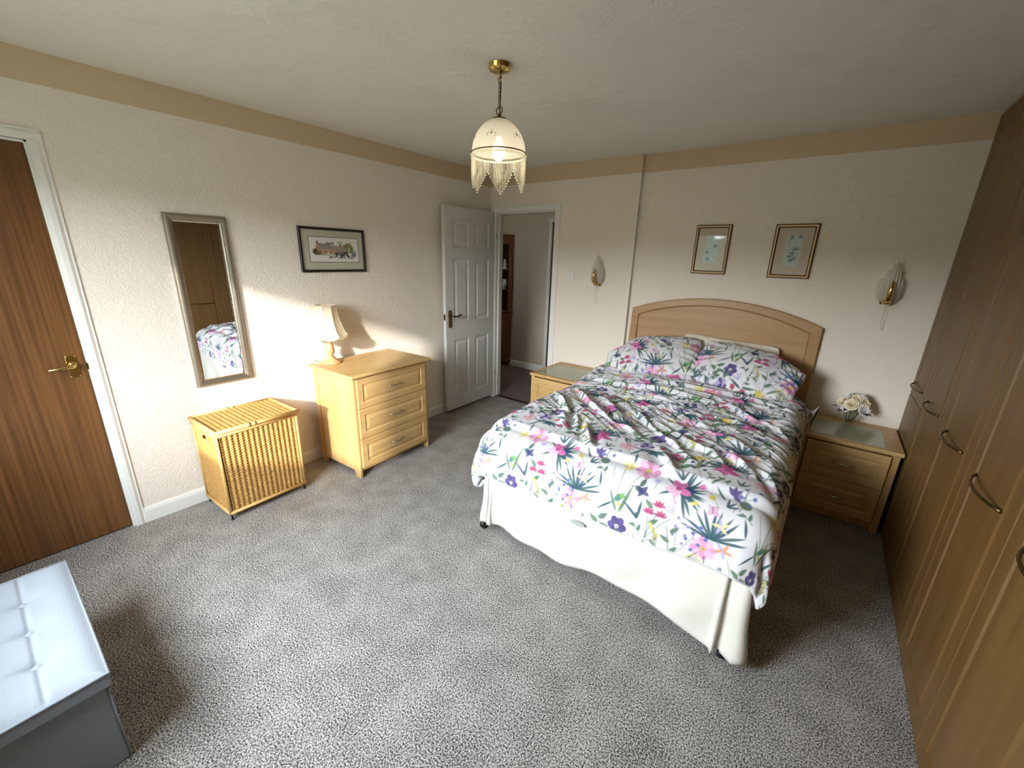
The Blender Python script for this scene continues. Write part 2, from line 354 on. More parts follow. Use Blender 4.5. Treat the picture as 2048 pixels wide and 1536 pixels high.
w = MB(); w.box(0, OX0, 0, 0.11, 0, H); w.box(OX1, XS, 0, 0.11, 0, H); w.box(OX0, OX1, 0, 0.11, OZ, H); w.box(XS, XE+0.1, YR, 0.11, 0, H)
struct(w.build('wall_back', M['paper']), 'cream embossed wall behind the bed, with the open doorway', 'wall')
struct(MB().box(XE, XE+0.1, YF-0.1, YR, 0, H).build('wall_right', M['paper']), 'wall hidden behind the fitted wardrobes', 'wall')
w = MB(); a, b = YF-0.1, YF
w.box(0, W_X0, a, b, 0, H); w.box(W_X1, XE, a, b, 0, H); w.box(W_X0, W_X1, a, b, 0, W_Z0); w.box(W_X0, W_X1, a, b, W_Z1, H)
struct(w.build('wall_front', M['paper']), 'window wall behind the viewpoint', 'wall')
w = MB()
w.box(-1.6, -0.085, 1.30, 1.40, 0, H); w.box(0.72, 1.9, 1.30, 1.40, 0, H); w.box(-0.085, 0.72, 1.30, 1.40, 2.03, H)
w.box(-1.22, -1.12, 0.11, 1.4, 0, H); w.box(1.9, 2.0, 0.11, 1.4, 0, H); w.box(-1.22, -0.1, 0.01, 0.11, 0, H)
w.box(-0.3, 1.0, 2.3, 2.4, 0, H); w.box(-0.4, -0.3, 1.4, 2.4, 0, H); w.box(1.0, 1.1, 1.4, 2.4, 0, H)
struct(w.build('wall_hall', M['hallpaper']), 'pale hall wall seen through the open doorway', 'wall')
# border strips under the ceiling
ZB = 2.266; t = 0.003
def strip(n, x0, x1, y0, y1, z0, z1, mat, bev=0.0, label=None, name=None):
    return struct(MB().box(x0, x1, y0, y1, z0, z1).build(name or 'trim_%d' % n, mat, bevel=bev), label, 'trim')
strip(1, 0, t, YF, 0, ZB, H, M['band'], label='tan wallpaper border along the top of the left wall')
strip(2, t, XS+t, -t, 0, ZB, H, M['band'], label='tan border strip above the open doorway')
strip(3, XS, XW, YR-t, YR, ZB, H, M['band'], label='tan border strip above the headboard wall')
strip(4, XS-0.004, XS+0.0035, -0.0035, 0.002, 0, ZB, M['white'], label='pale wall corner edge beside the headboard')
# skirting boards
def skirting(name, fn, length, label, h=0.093, th=0.016):
    prof = [(0, 0), (th, 0), (th, h-0.022), (th-0.005, h-0.006), (th-0.010, h), (0, h)]
    struct(MB().prism(prof, fn, 0, length).build(name, M['white']), label, 'baseboard')
skirting('baseboard_left', lambda s, t_, d: (s, -3.187+d, t_), 3.187, 'white skirting board along the left wall')
skirting('baseboard_back', lambda s, t_, d: (0.862+d, -s, t_), XS-0.862, 'white skirting board beside the doorway')
skirting('baseboard_hall', lambda s, t_, d: (-0.68+d, 1.30-s, t_), 0.595, 'white skirting board in the hall')
# door casings
def casing(n, fn, w0, w1, h, cw, label, left=True, cwl=None):
    """fn(s,z,d): s along the wall, d outwards"""
    cwl = cw if cwl is None else cwl
    m = MB(); prof = lambda q: [(0, 0), (0, 0.012), (0.008, 0.018), (q-0.02, 0.018), (q-0.008, 0.010), (q, 0.010), (q, 0)]
    p = prof(cw)
    m.prism([(w1+a, b) for a, b in p], lambda s, t_, d: fn(s, d, t_), 0, h)
    m.prism([(w0-a*cwl/cw, b) for a, b in p], lambda s, t_, d: fn(s, d, t_), 0, h)
    m.prism([(h+a, b) for a, b in p], lambda s, t_, d: fn(d, s, t_), w0-cwl, w1+cw)
    return struct(m.build('trim_%d' % n, M['white']), label, 'door frame')
casing(5, lambda s, z, d: (d, s, z), DY0, DY1, DZ, 0.048, 'white architrave around the brown door')
casing(6, lambda s, z, d: (s, -d, z), OX0, OX1, OZ, 0.058, 'white architrave around the open doorway', cwl=0.045)
casing(7, lambda s, z, d: (s, 1.30-d, z), -0.035, 0.68, 2.03, 0.05, 'white frame of another doorway in the hall')
m = MB(); m.box(-0.1, 0.004, DY1-0.012, DY1, 0, DZ); m.box(-0.1, 0.004, DY0, DY0+0.012, 0, DZ); m.box(-0.1, 0.004, DY0, DY1, DZ-0.012, DZ)
struct(m.build('trim_8', M['white'], bevel=0.002), 'white door lining around the brown door', 'door frame')
m = MB(); m.box(OX0-0.02, OX0+.003, -0.003, 0.12, 0, OZ); m.box(OX1-.003, OX1+0.02, -0.003, 0.12, 0, OZ); m.box(OX0-0.02, OX1+0.02, -0.003, 0.12, OZ-.003, OZ+0.02)
m.box(OX0, OX0+0.012, 0.045, 0.085, 0, OZ); m.box(OX1-0.012, OX1, 0.045, 0.085, 0, OZ); m.box(OX0, OX1, 0.045, 0.085, OZ-0.012, OZ)
struct(m.build('trim_9', M['white'], bevel=0.002), 'white door lining of the open doorway', 'door frame')
struct(MB().box(OX0, OX1, 0.03, 0.07, 0.0, 0.006).build('trim_10', M['threshold'], bevel=0.002), 'dark threshold strip where the grey and brown carpets meet', 'threshold')

# window behind the viewpoint
m = MB(); fw = 0.06
m.box(W_X0, W_X0+fw, YF-0.08, YF-0.02, W_Z0, W_Z1); m.box(W_X1-fw, W_X1, YF-0.08, YF-0.02, W_Z0, W_Z1)
m.box(W_X0, W_X1, YF-0.08, YF-0.02, W_Z0, W_Z0+fw); m.box(W_X0, W_X1, YF-0.08, YF-0.02, W_Z1-fw, W_Z1)
win = struct(m.build('window_1', M['white'], bevel=0.004), 'white framed window behind the viewpoint', 'window')
MB().box(W_X0+fw, W_X1-fw, YF-0.052, YF-0.048, W_Z0+fw, W_Z1-fw).build('pane', M['glass'], win)
MB().box(W_X0-0.05, W_X1+0.05, YF-0.02, YF+0.10, W_Z0-0.03, W_Z0).build('window_sill', M['white'], win, bevel=0.006)

# ------------------------------------------------------------------ door_1: flush brown door
d1 = struct(MB().box(-0.05, -0.008, DY0+0.0125, DY1-0.0125, 0.008, DZ-0.0135).build('door_1', M['sapele'], bevel=0.002), 'closed flush brown wooden door at the left edge', 'door')
fx = -0.008
pl = lab(MB().box(fx, fx+0.004, -3.318, -3.276, 0.929, 1.046).build('handle_plate', M['brass'], d1, bevel=0.0015), 'brass latch plate')
m = MB(); m.tube([(fx+0.003, -3.297, 0.995), (fx+0.04, -3.297, 0.995), (fx+0.047, -3.305, 0.995), (fx+0.048, -3.34, 0.993), (fx+0.046, -3.385, 0.989), (fx+0.043, -3.392, 0.989)], [0.010, 0.010, 0.0105, 0.009, 0.008, 0.006], 12)
m.lathe([(0.0, 0.006), (0.015, 0.006), (0.016, 0.0)], (0, 0, 0), 16)
m.v[-48:] = [(fx+0.004+z, -3.297+x, 0.995+y) for x, y, z in m.v[-48:]]
lab(m.build('lever_handle', M['brass'], pl, smooth=True), 'brass lever handle')
m = MB()
for y in (-3.313, -3.281):
    for z in (0.936, 1.039): m.ball((fx+0.0045, y, z), 0.003, 8, 6)
m.build('screw', M['brass'], pl, smooth=True)
MB().box(-0.006, 0.0055, DY1-0.0135, DY1-0.008, 0.965, 1.00).build('strike_plate', M['antique'], d1)

# ------------------------------------------------------------------ door_2: open white six-panel door
D2L, D2H = 0.757, 1.992
d2e = link('door_2', None); d2e.location = (0.0715, 0.002, 0.028); d2e.rotation_euler = (0, 0, math.radians(1.0))
struct(d2e, 'open white six-panel door standing against the left wall', 'door')
def fD(s, z, d): return (d, -s, z)                                   # s from hinge to free edge, d out towards the room
m = MB(); th = 0.036
cols = [(0.112, 0.330), (0.427, 0.645)]; rows = [(0.135, 0.735), (0.915, 1.520), (1.630, 1.868)]
m.box(-th, -0.012, -D2L, 0, 0, D2H)
for s0, s1 in ((0, cols[0][0]), (cols[0][1], cols[1][0]), (cols[1][1], D2L)): m.box(-0.012, 0, -s1, -s0, 0, D2H)
for z0, z1 in ((0, rows[0][0]), (rows[0][1], rows[1][0]), (rows[1][1], rows[2][0]), (rows[2][1], D2H)):
    for s0, s1 in cols: m.box(-0.012, 0, -s1, -s0, z0, z1)
leaf2 = m.build('door_leaf', M['doorwhite'], d2e)
for s0, s1 in cols:
    for z0, z1 in rows:
        q = MB(); q.rings(s1-s0, z1-z0, [(0, -0.0005), (0.008, -0.007), (0.020, -0.0095), (0.027, -0.009), (0.044, -0.0015), (0.048, -0.0005)], fD, True, (s0, z0))
        q.build('panel', M['doorwhite'], leaf2)
sh = D2L-0.053
oval = [(sh+0.021*math.cos(a), 0.955+(0.068 if math.sin(a) > 0 else -0.068)+0.021*math.sin(a)) for a in np.linspace(0, 2*PI, 32, endpoint=False)]
bp_ = lab(MB().prism(oval, lambda s, t_, d: fD(s, t_, d), 0, 0.007).build('handle_plate', M['antique'], d2e, bevel=0.002), 'antique brass backplate')
m = MB(); m.tube([(0.005, -sh, 0.985), (0.045, -sh, 0.985), (0.052, -sh+0.012, 0.985), (0.052, -sh+0.05, 0.980), (0.05, -sh+0.085, 0.988), (0.05, -sh+0.108, 0.991)], [0.009, 0.009, 0.0095, 0.0075, 0.008, 0.011], 12)
lab(m.build('lever_handle', M['antique'], bp_, smooth=True), 'dark bronze lever handle')
m = MB(); m.box(-0.029, -0.008, -D2L-0.0025, -D2L+0.002, 0.945, 1.005); m.box(-0.024, -0.012, -D2L-0.012, -D2L, 0.972, 0.99)
lab(m.build('latch', M['antique'], d2e, bevel=0.001), 'dark metal latch in the door edge')
for z in (0.25, 1.74):
    m = MB(); m.lathe([(0.0, 0), (0.006, 0), (0.006, 0.075), (0, 0.075)], (0.004, 0.003, z), 10); m.build('hinge', M['brass'], d2e, smooth=True)

# ------------------------------------------------------------------ printed patterns drawn with numpy
class Canvas:
    def __init__(s, w, h, ppm, bg, wrap=False):
        s.ppm = ppm; s.W = int(round(w*ppm)); s.H = int(round(h*ppm)); s.wrap = wrap
        s.im = np.empty((s.H, s.W, 3)); s.im[:] = bg
    def paint(s, x0, x1, y0, y1, fn, col, alpha=1.0):
        i0, i1 = int(math.floor(x0*s.ppm))-1, int(math.ceil(x1*s.ppm))+2; j0, j1 = int(math.floor(y0*s.ppm))-1, int(math.ceil(y1*s.ppm))+2
        if not s.wrap: i0, j0, i1, j1 = max(i0, 0), max(j0, 0), min(i1, s.W), min(j1, s.H)
        if i1 <= i0 or j1 <= j0: return
        X, Y = np.meshgrid((np.arange(i0, i1)+0.5)/s.ppm, (np.arange(j0, j1)+0.5)/s.ppm)
        a = np.clip(0.5-fn(X, Y)*s.ppm, 0, 1)*alpha
        I, J = np.meshgrid(np.arange(i0, i1) % s.W, np.arange(j0, j1) % s.H)
        c = np.array(col[:3]) if not callable(col) else col(X, Y)
        s.im[J, I] = s.im[J, I]*(1-a[..., None])+c*a[..., None]
    def leaf(s, x, y, ang, ln, wd, col, bend=0.0, alpha=1.0, pk=0.4):
        ca, sa = math.cos(ang), math.sin(ang)
        def fn(X, Y):
            u = ((X-x)*ca+(Y-y)*sa)/ln; v = -(X-x)*sa+(Y-y)*ca-bend*ln*u*u
            uc = np.clip(u, 0, 1)
            w = wd*0.5*np.where(uc < pk, np.sqrt(np.maximum(1-((uc-pk)/pk)**2, 0)), np.maximum(1-((uc-pk)/(1-pk))**1.6, 0))
            return np.maximum(np.abs(v)-w, np.maximum(-u, u-1)*ln)
        R = ln*(1+abs(bend))+wd
        s.paint(x-R, x+R, y-R, y+R, fn, col, alpha)
    def line(s, x, y, ang, ln, wd, col, bend=0.0, alpha=1.0):
        ca, sa = math.cos(ang), math.sin(ang)
        def fn(X, Y):
            u = ((X-x)*ca+(Y-y)*sa)/ln; v = -(X-x)*sa+(Y-y)*ca-bend*ln*u*u
            return np.maximum(np.abs(v)-wd*0.5, np.maximum(-u, u-1)*ln)
        R = ln*(1+abs(bend))+wd
        s.paint(x-R, x+R, y-R, y+R, fn, col, alpha)
        a = bend*ln; return x+ln*ca-a*sa, y+ln*sa+a*ca
    def disc(s, x, y, r, col, ry=None, ang=0.0, alpha=1.0):
        ry = ry or r; ca, sa = math.cos(ang), math.sin(ang)
        def fn(X, Y):
            u = (X-x)*ca+(Y-y)*sa; v = -(X-x)*sa+(Y-y)*ca
            return (np.sqrt((u/r)**2+(v/ry)**2)-1)*min(r, ry)
        R = max(r, ry); s.paint(x-R, x+R, y-R, y+R, fn, col, alpha)
    def poly(s, pts, col, alpha=1.0):
        P = np.array(pts, float)
        def fn(X, Y):
            ins = np.zeros(X.shape, bool); dm = np.full(X.shape, 1e9); n = len(P)
            for i in range(n):
                (ax, ay), (bx, by) = P[i], P[(i+1) % n]
                c = ((ay > Y) != (by > Y)) & (X < (bx-ax)*(Y-ay)/((by-ay) if by != ay else 1e-9)+ax); ins ^= c
                L2 = (bx-ax)**2+(by-ay)**2+1e-12; t_ = np.clip(((X-ax)*(bx-ax)+(Y-ay)*(by-ay))/L2, 0, 1)
                dm = np.minimum(dm, np.hypot(X-ax-t_*(bx-ax), Y-ay-t_*(by-ay)))
            return np.where(ins, -dm, dm)
        s.paint(P[:, 0].min(), P[:, 0].max(), P[:, 1].min(), P[:, 1].max(), fn, col, alpha)
    def sample(s, x, y):
        X = np.asarray(x)*s.ppm-0.5; Y = np.asarray(y)*s.ppm-0.5
        i = np.floor(X).astype(int); j = np.floor(Y).astype(int); fx_ = (X-i)[..., None]; fy_ = (Y-j)[..., None]
        g = (lambda jj, ii: s.im[jj % s.H, ii % s.W]) if s.wrap else (lambda jj, ii: s.im[np.clip(jj, 0, s.H-1), np.clip(ii, 0, s.W-1)])
        return (g(j, i)*(1-fx_)+g(j, i+1)*fx_)*(1-fy_)+(g(j+1, i)*(1-fx_)+g(j+1, i+1)*fx_)*fy_
c3 = lambda r, g, b: np.array(srgb(r, g, b)[:3])
TEAL, BLUE, GRN, DGRN, OLV = c3(44, 82, 90), c3(42, 70, 104), c3(100, 126, 102), c3(72, 102, 88), c3(136, 144, 104)
PINK, LPINK, MAG, PURP, LIL = c3(206, 116, 168), c3(222, 178, 204), c3(164, 76, 122), c3(98, 88, 138), c3(176, 166, 206)
YEL, PYEL, RED, NAVY, GREY, ORG = c3(206, 188, 96), c3(214, 206, 152), c3(176, 70, 98), c3(56, 64, 104), c3(118, 122, 130), c3(206, 150, 116)
TILE = 0.60
def fabric():
    cv = Canvas(TILE, TILE, 620, c3(214, 215, 218), True)
    def palm(x, y, a0, a1, n, l0, l1, col=TEAL, wd=0.0125):
        l0 *= 1.15; l1 *= 1.15
        for k in range(n):
            f = k/(n-1); a = math.radians(a0+(a1-a0)*f); ln = l0+(l1-l0)*math.sin(PI*(0.15+0.7*f))
            cc = col*(1-0.5*((k*7) % 3)/2)+(GRN if k % 3 == 1 else BLUE)*(0.5*((k*7) % 3)/2)
            cv.leaf(x, y, a, ln, wd, cc, 0.10*((-1)**k)*((k % 3)/2), 0.95, 0.55)
    def orchid(x, y, s=1.0, c1=PINK, c2=LPINK):
        for a, ln, c in ((115, .062, c1), (70, .058, c1*0.9), (205, .060, c2), (-20, .060, c1), (270, .050, c2), (235, .048, c2)):
            a = math.radians(a); cv.disc(x+math.cos(a)*ln*.45*s, y+math.sin(a)*ln*.45*s, ln*.48*s, c, ln*.29*s, a, .95)
            cv.line(x, y, a, ln*.9*s, .003, c*0.72, 0, .6)
        cv.disc(x, y, .012*s, MAG); cv.disc(x-.004*s, y-.03*s, .012*s, c2*0.9, .02*s)
        cv.line(x-.005*s, y-.05*s, math.radians(-70), .03*s, .004, MAG, .3)
    def anemone(x, y, s=1.0, c1=LPINK, c2=PINK):
        for k in range(8):
            a = 2*PI*k/8+.2; cv.disc(x+math.cos(a)*.028*s, y+math.sin(a)*.028*s, .024*s, c1 if k % 2 else (c1+c2)/2, .015*s, a)
        cv.disc(x, y, .015*s, c2, alpha=.7); cv.disc(x, y, .010*s, YEL); cv.disc(x, y, .005*s, OLV)
    def leaves(x, y, a, n, ln, c=GRN, gap=.03, sz=.05, wd=.022):
        a = math.radians(a); cv.line(x, y, a, ln, .0035, DGRN, .1)
        for k in range(n):
            q = (k+1)*gap; px, py = x+math.cos(a)*q, y+math.sin(a)*q
            cv.leaf(px, py, a+(0.9 if k % 2 else -0.9), sz, wd, c if k % 2 else (c+DGRN)/2, .1, .95); cv.line(px, py, a+(0.9 if k % 2 else -0.9), sz*.8, .002, DGRN, .1, .5)
    def spray(x, y, a, c=LIL, n=6):
        a = math.radians(a); ex, ey = cv.line(x, y, a, .15, .003, GREY, .15)
        for k in range(n):
            q = .05+.02*k; px, py = x+math.cos(a)*q, y+math.sin(a)*q; b = a+(.9 if k % 2 else -.8)
            ex, ey = cv.line(px, py, b, .03, .002, GREY); cv.disc(ex, ey, .0085, c); cv.disc(ex, ey, .0035, NAVY)
    def bell(x, y, s=1.0):
        for k in range(5):
            a = math.radians(90+(k-2)*36); cv.leaf(x, y, a, .036*s, .015*s, RED if k % 2 else MAG, 0, .95)
    # first row
    palm(.30, .305, -70, 85, 12, .13, .085); cv.leaf(.30, .305, math.radians(25), .06, .05, BLUE); cv.leaf(.30, .305, math.radians(-30), .05, .04, TEAL); palm(.29, .31, 140, 215, 4, .12, .03); orchid(.285, .315)
    cv.disc(.365, .27, .012, YEL, .008); cv.disc(.352, .262, .010, PYEL, .007)
    # fan with anemone
    palm(.455, .15, 12, 168, 10, .12, .11); palm(.43, .12, 80, 110, 2, .05, .03, BLUE); anemone(.43, .10)
    cv.line(.44, .07, math.radians(-85), .10, .004, DGRN)
    for k in range(5):
        a = math.radians(60+72*k); cv.leaf(.50, .125, a, .04, .014, LIL if k % 2 else ORG, .1)
    for k in range(5):
        a = math.radians(30+72*k); cv.leaf(.475, .215, a, .034, .012, LIL if k % 2 else PYEL, .1)
    # red bell flowers
    for dx, dy in ((0, 0), (.035, .04), (.05, 0)): bell(.20+dx, .165+dy, .9)
    cv.line(.20, .05, math.radians(80), .13, .0035, DGRN, -.1); cv.line(.20, .05, math.radians(62), .15, .003, DGRN, -.15)
    leaves(.20, .05, 85, 2, .1, GRN, .07, .05, .022); leaves(.205, .045, 20, 2, .05, OLV, .02, .04, .014)
    # forget-me-nots
    spray(.32, .02, 82); spray(.33, .03, 55, c3(120, 130, 190)); leaves(.31, -.02, 95, 3, .16, GRN, .045, .05, .02); cv.leaf(.33, -.01, math.radians(35), .13, .012, GRN, .2)
    for k in range(4): cv.line(.255, .02+.012*k, math.radians(110), .06, .003, OLV, .1); cv.disc(.245-.01*k, .08+.014*k, .008, YEL)
    # humming bird
    cv.leaf(.035, .155, math.radians(220), .10, .010, TEAL, 0); cv.leaf(.045, .165, math.radians(50), .06, .028, c3(80, 130, 120)); cv.disc(.075, .195, .012, c3(120, 160, 90)); cv.line(.083, .20, math.radians(10), .03, .002, NAVY)
    cv.leaf(.055, .165, math.radians(-40), .05, .014, YEL*.9)
    # tulip
    for a in (60, 82, 100, 120): cv.leaf(.05, .325, math.radians(a), .06, .024, YEL if a % 20 else PYEL, 0)
    cv.line(.05, .18, math.radians(88), .15, .004, OLV, .08); cv.line(.04, .19, math.radians(115), .14, .003, OLV, -.1); cv.leaf(.07, .12, math.radians(68), .15, .016, GRN, .12); cv.leaf(.06, .12, math.radians(122), .11, .014, GRN, -.12)
    # pink anemone with leaves
    palm(.145, .375, 50, 150, 5, .075, .03, TEAL, .015); anemone(.135, .365, 1.1, LPINK, MAG); cv.line(.125, .335, math.radians(-105), .16, .003, OLV, -.25)
    leaves(.10, .25, 20, 2, .05, DGRN, .02, .05, .022)
    # butterflies
    for x, y, a, c in ((.155, .245, 20, NAVY), (.435, .265, 10, LPINK*.85), (.50, .02, 30, GREY)):
        a = math.radians(a)
        for b in (50, 130, -40, 220): cv.leaf(x, y, a+math.radians(b), .032, .020, c, 0, .9)
        cv.line(x, y-.012, a+PI/2, .03, .003, NAVY)
    # pansy
    for k in range(6):
        a = 2*PI*k/6; cv.disc(.075+math.cos(a)*.022, .055+math.sin(a)*.026, .022, PURP if k % 2 else PURP*.75, .018, a)
    cv.disc(.075, .055, .009, c3(240, 236, 220)); cv.disc(.075, .055, .0045, NAVY); cv.line(.07, .03, math.radians(-100), .08, .004, DGRN); leaves(.065, -.03, 110, 2, .08, GRN, .03, .06, .022)
    palm(.155, .12, 85, 135, 3, .12, .03, TEAL, .013)
    # dandelion, sprig
    for k in range(16): ex, ey = cv.line(.405, .03, 2*PI*k/16, .026, .002, OLV); cv.disc(ex, ey, .0045, YEL if k % 2 else PYEL)
    cv.line(.405, .03, math.radians(-80), .09, .0025, OLV, .1)
    leaves(.575, -.03, 85, 3, .10, GRN, .03, .055, .026); cv.line(.555, -.03, math.radians(100), .13, .003, OLV, .1)
    cv.leaf(.51, -.04, math.radians(125), .08, .012, DGRN, .1)
    # gentian and round leaf
    for k in range(5): cv.leaf(.485, .375, math.radians(-30+40*k), .042, .018, PURP*(.8+.1*(k % 3)), 0)
    cv.disc(.535, .345, .022, c3(96, 124, 96), .026, .4); cv.line(.52, .30, math.radians(80), .10, .003, GREY, .1); spray(.50, .29, 70, c3(130, 140, 190), 5)
    # second row
    palm(.43, .545, 20, 200, 13, .12, .07); palm(.43, .54, 215, 330, 5, .10, .03); orchid(.425, .53, .95, c3(188, 92, 144), PINK)
    palm(.11, .52, 195, 345, 8, .13, .04, TEAL, .014); palm(.24, .50, 60, 150, 6, .11, .05, DGRN, .011)
    leaves(.24, .42, 80, 3, .14, GRN, .04, .06, .034); leaves(.55, .46, 75, 3, .13, DGRN, .04, .06, .030)
    cv.leaf(.30, .46, math.radians(60), .15, .018, GRN, .1); cv.leaf(.305, .455, math.radians(85), .13, .014, OLV, -.1)
    for a in (50, 75, 95, 125): cv.leaf(.30, .55, math.radians(a), .05, .020, YEL if a != 75 else PYEL)
    for dx, dy in ((0, 0), (.04, .02), (.02, .045)): bell(.18+dx, .50+dy, .8)
    cv.line(.20, .42, math.radians(90), .09, .003, DGRN)
    for k in range(6):
        a = 2*PI*k/6; cv.disc(.055+math.cos(a)*.020, .555+math.sin(a)*.020, .019, LIL if k % 2 else PURP, .014, a)
    cv.disc(.055, .555, .008, NAVY); anemone(.58, .50, .8, LPINK, ORG)
    spray(.01, .43, 100, LIL, 6); spray(.35, .40, 110, NAVY, 5); cv.leaf(.02, .42, math.radians(60), .12, .012, TEAL, .15)
    cv.leaf(.18, .565, math.radians(150), .10, .013, TEAL, .15); cv.leaf(.19, .57, math.radians(15), .09, .013, DGRN, -.15)
    g = random.Random(12); bgc = c3(214, 215, 218); done = 0
    for _ in range(900):
        x, y = g.uniform(0, TILE), g.uniform(0, TILE); i, j = int(x*cv.ppm), int(y*cv.ppm); k = int(.020*cv.ppm)
        ii = np.arange(i-k, i+k) % cv.W; jj = np.arange(j-k, j+k) % cv.H
        if np.abs(cv.im[np.ix_(jj, ii)]-bgc).max() > .05: continue
        a = g.uniform(40, 140); c = (TEAL, GRN, DGRN, OLV, LIL, GRN)[done % 6]; q = done % 4
        if q == 0:
            for b in (-35, 0, 35): cv.leaf(x, y-.02, math.radians(a+b), .055, .010, c, .1, .95)
        elif q == 1: leaves(x, y-.025, a, 2, .06, c, .02, .034, .015)
        elif q == 2: cv.leaf(x-.03*math.cos(math.radians(a)), y-.03*math.sin(math.radians(a)), math.radians(a), .075, .012, c, .15, .95)
        else:
            ex, ey = cv.line(x, y-.03, math.radians(a), .05, .003, OLV, .2)
            for b in range(5): cv.disc(ex+.008*math.cos(b*1.257), ey+.008*math.sin(b*1.257), .007, (LIL, PINK, YEL, RED)[done//4 % 4])
        done += 1
        if done > 46: break
    return cv
FAB = fabric()
for ax_ in (0, 1): FAB.im = .5*FAB.im+.25*np.roll(FAB.im, 1, ax_)+.25*np.roll(FAB.im, -1, ax_)
def noise2(x, y, seed, scale):
    """smooth value noise"""
    g = np.random.default_rng(seed).random((64, 64)); X = x*scale; Y = y*scale
    i = np.floor(X).astype(int); j = np.floor(Y).astype(int); u = X-i; v = Y-j; u = u*u*(3-2*u); v = v*v*(3-2*v)
    G = lambda a, b: g[a % 64, b % 64]
    return (G(i, j)*(1-u)+G(i+1, j)*u)*(1-v)+(G(i, j+1)*(1-u)+G(i+1, j+1)*u)*v-0.5
def sstep(a, b, x): t_ = np.clip((x-a)/(b-a), 0, 1); return t_*t_*(3-2*t_)

# ------------------------------------------------------------------ bed
BX0, BX1, BY = 1.62, 3.00, -1.94
bed = thing('bed', (2.31, -0.97, 0), 'double bed with arched beech headboard and cream valance', 'bed')
bo = lambda x, y, z: (x-2.31, y+0.97, z)
def bbox(x0, x1, y0, y1, z0, z1): return MB().box(x0-2.31, x1-2.31, y0+0.97, y1+0.97, z0, z1)
bbox(BX0+.02, BX1-.02, BY+.03, -0.04, 0.085, 0.36).build('divan_base', M['linen'], bed, bevel=0.01)
bbox(BX0+.03, BX1-.03, BY+.04, -0.04, 0.36, 0.62).build('mattress', M['linen'], bed, bevel=0.05, seg=4)
for x, y in ((BX0-.005, BY+.01), (BX1-.055, BY-.012), (BX0+.06, -.2), (BX1-.06, -.2)):
    m = MB(); m.tube([bo(x-.012, y-.01, .028), bo(x+.012, y-.01, .028)], .027, 16); m.tube([bo(x, y, .03), bo(x, y, .09)], .014, 10); m.ball(bo(x, y-.004, .048), .022, 12, 8, (1, 1, .8))
    lab(m.build('castor', M['black'], bed, smooth=True), 'black bed castor')
# headboard: arched outer frame round a flat panel
HX0, HX1 = 1.612, 3.022
def arch(x, top_mid, top_end, x0=HX0, x1=HX1):
    t_ = (x-(x0+x1)/2)/((x1-x0)/2); return top_end+(top_mid-top_end)*(1-t_*t_)**0.95
xs = np.linspace(HX0, HX1, 41)
ya, yb_ = YR-0.004, YR-0.036
fH = lambda s, t_, d: bo(s, d, t_)
m = MB(); outer = [(x, arch(x, 1.310, 1.168)) for x in xs]
ix0, ix1 = HX0+0.068, HX1-0.068; xi = np.linspace(ix0, ix1, 41)
inner = [(x, arch(x, 1.252, 1.118, ix0, ix1)) for x in xi]
def ringpoly(P, z0): return P+[(P[-1][0], z0), (P[0][0], z0)]
A_ = ringpoly(outer, 0.40); B_ = ringpoly(inner, 0.40)
def loft(m, P, Q, dP, dQ):
    n = len(P); m.add([fH(a, b, dP) for a, b in P]+[fH(a, b, dQ) for a, b in Q], [(i, (i+1) % n, n+(i+1) % n, n+i) for i in range(n)])
def shrink(P, k):
    cx = sum(p[0] for p in P)/len(P); cz = 0.85
    return [(p[0]+(cx-p[0])/abs(cx-p[0]+1e-9)*min(k, abs(cx-p[0])*k/0.3), p[1]-(k if p[1] > 0.9 else 0)) for p in P]
def stripfill(m, P, d, flip=False):
    n = len(P)-2; top = P[:n]; vs = [fH(a, b, d) for a, b in top]+[fH(a, 0.40, d) for a, b in top]
    m.add(vs, [(i, i+1, n+i+1, n+i) for i in range(n-1)])
def inset(P, k):
    n = len(P)-2; out = []
    for i, (a, b) in enumerate(P):
        if i >= n: out.append((a+(k if i == n+1 else -k), b))
        else: out.append((a+k*(1-2*i/(n-1)), b-k))
    return out
stripfill(m, A_, ya)
A1 = inset(A_, 0.006); B0 = inset(B_, -0.007); B1 = inset(B_, 0.004)
loft(m, A_, A_, ya, yb_+0.006); loft(m, A_, A1, yb_+0.006, yb_); loft(m, A1, B0, yb_, yb_-0.004); loft(m, B0, B_, yb_-0.004, yb_+0.007)
headb = m.build('headboard', M['head'], bed)
m = MB(); loft(m, B_, B1, yb_+0.007, yb_+0.002); stripfill(m, B1, yb_+0.002)
m.build('headboard_panel', M['head'], headb)
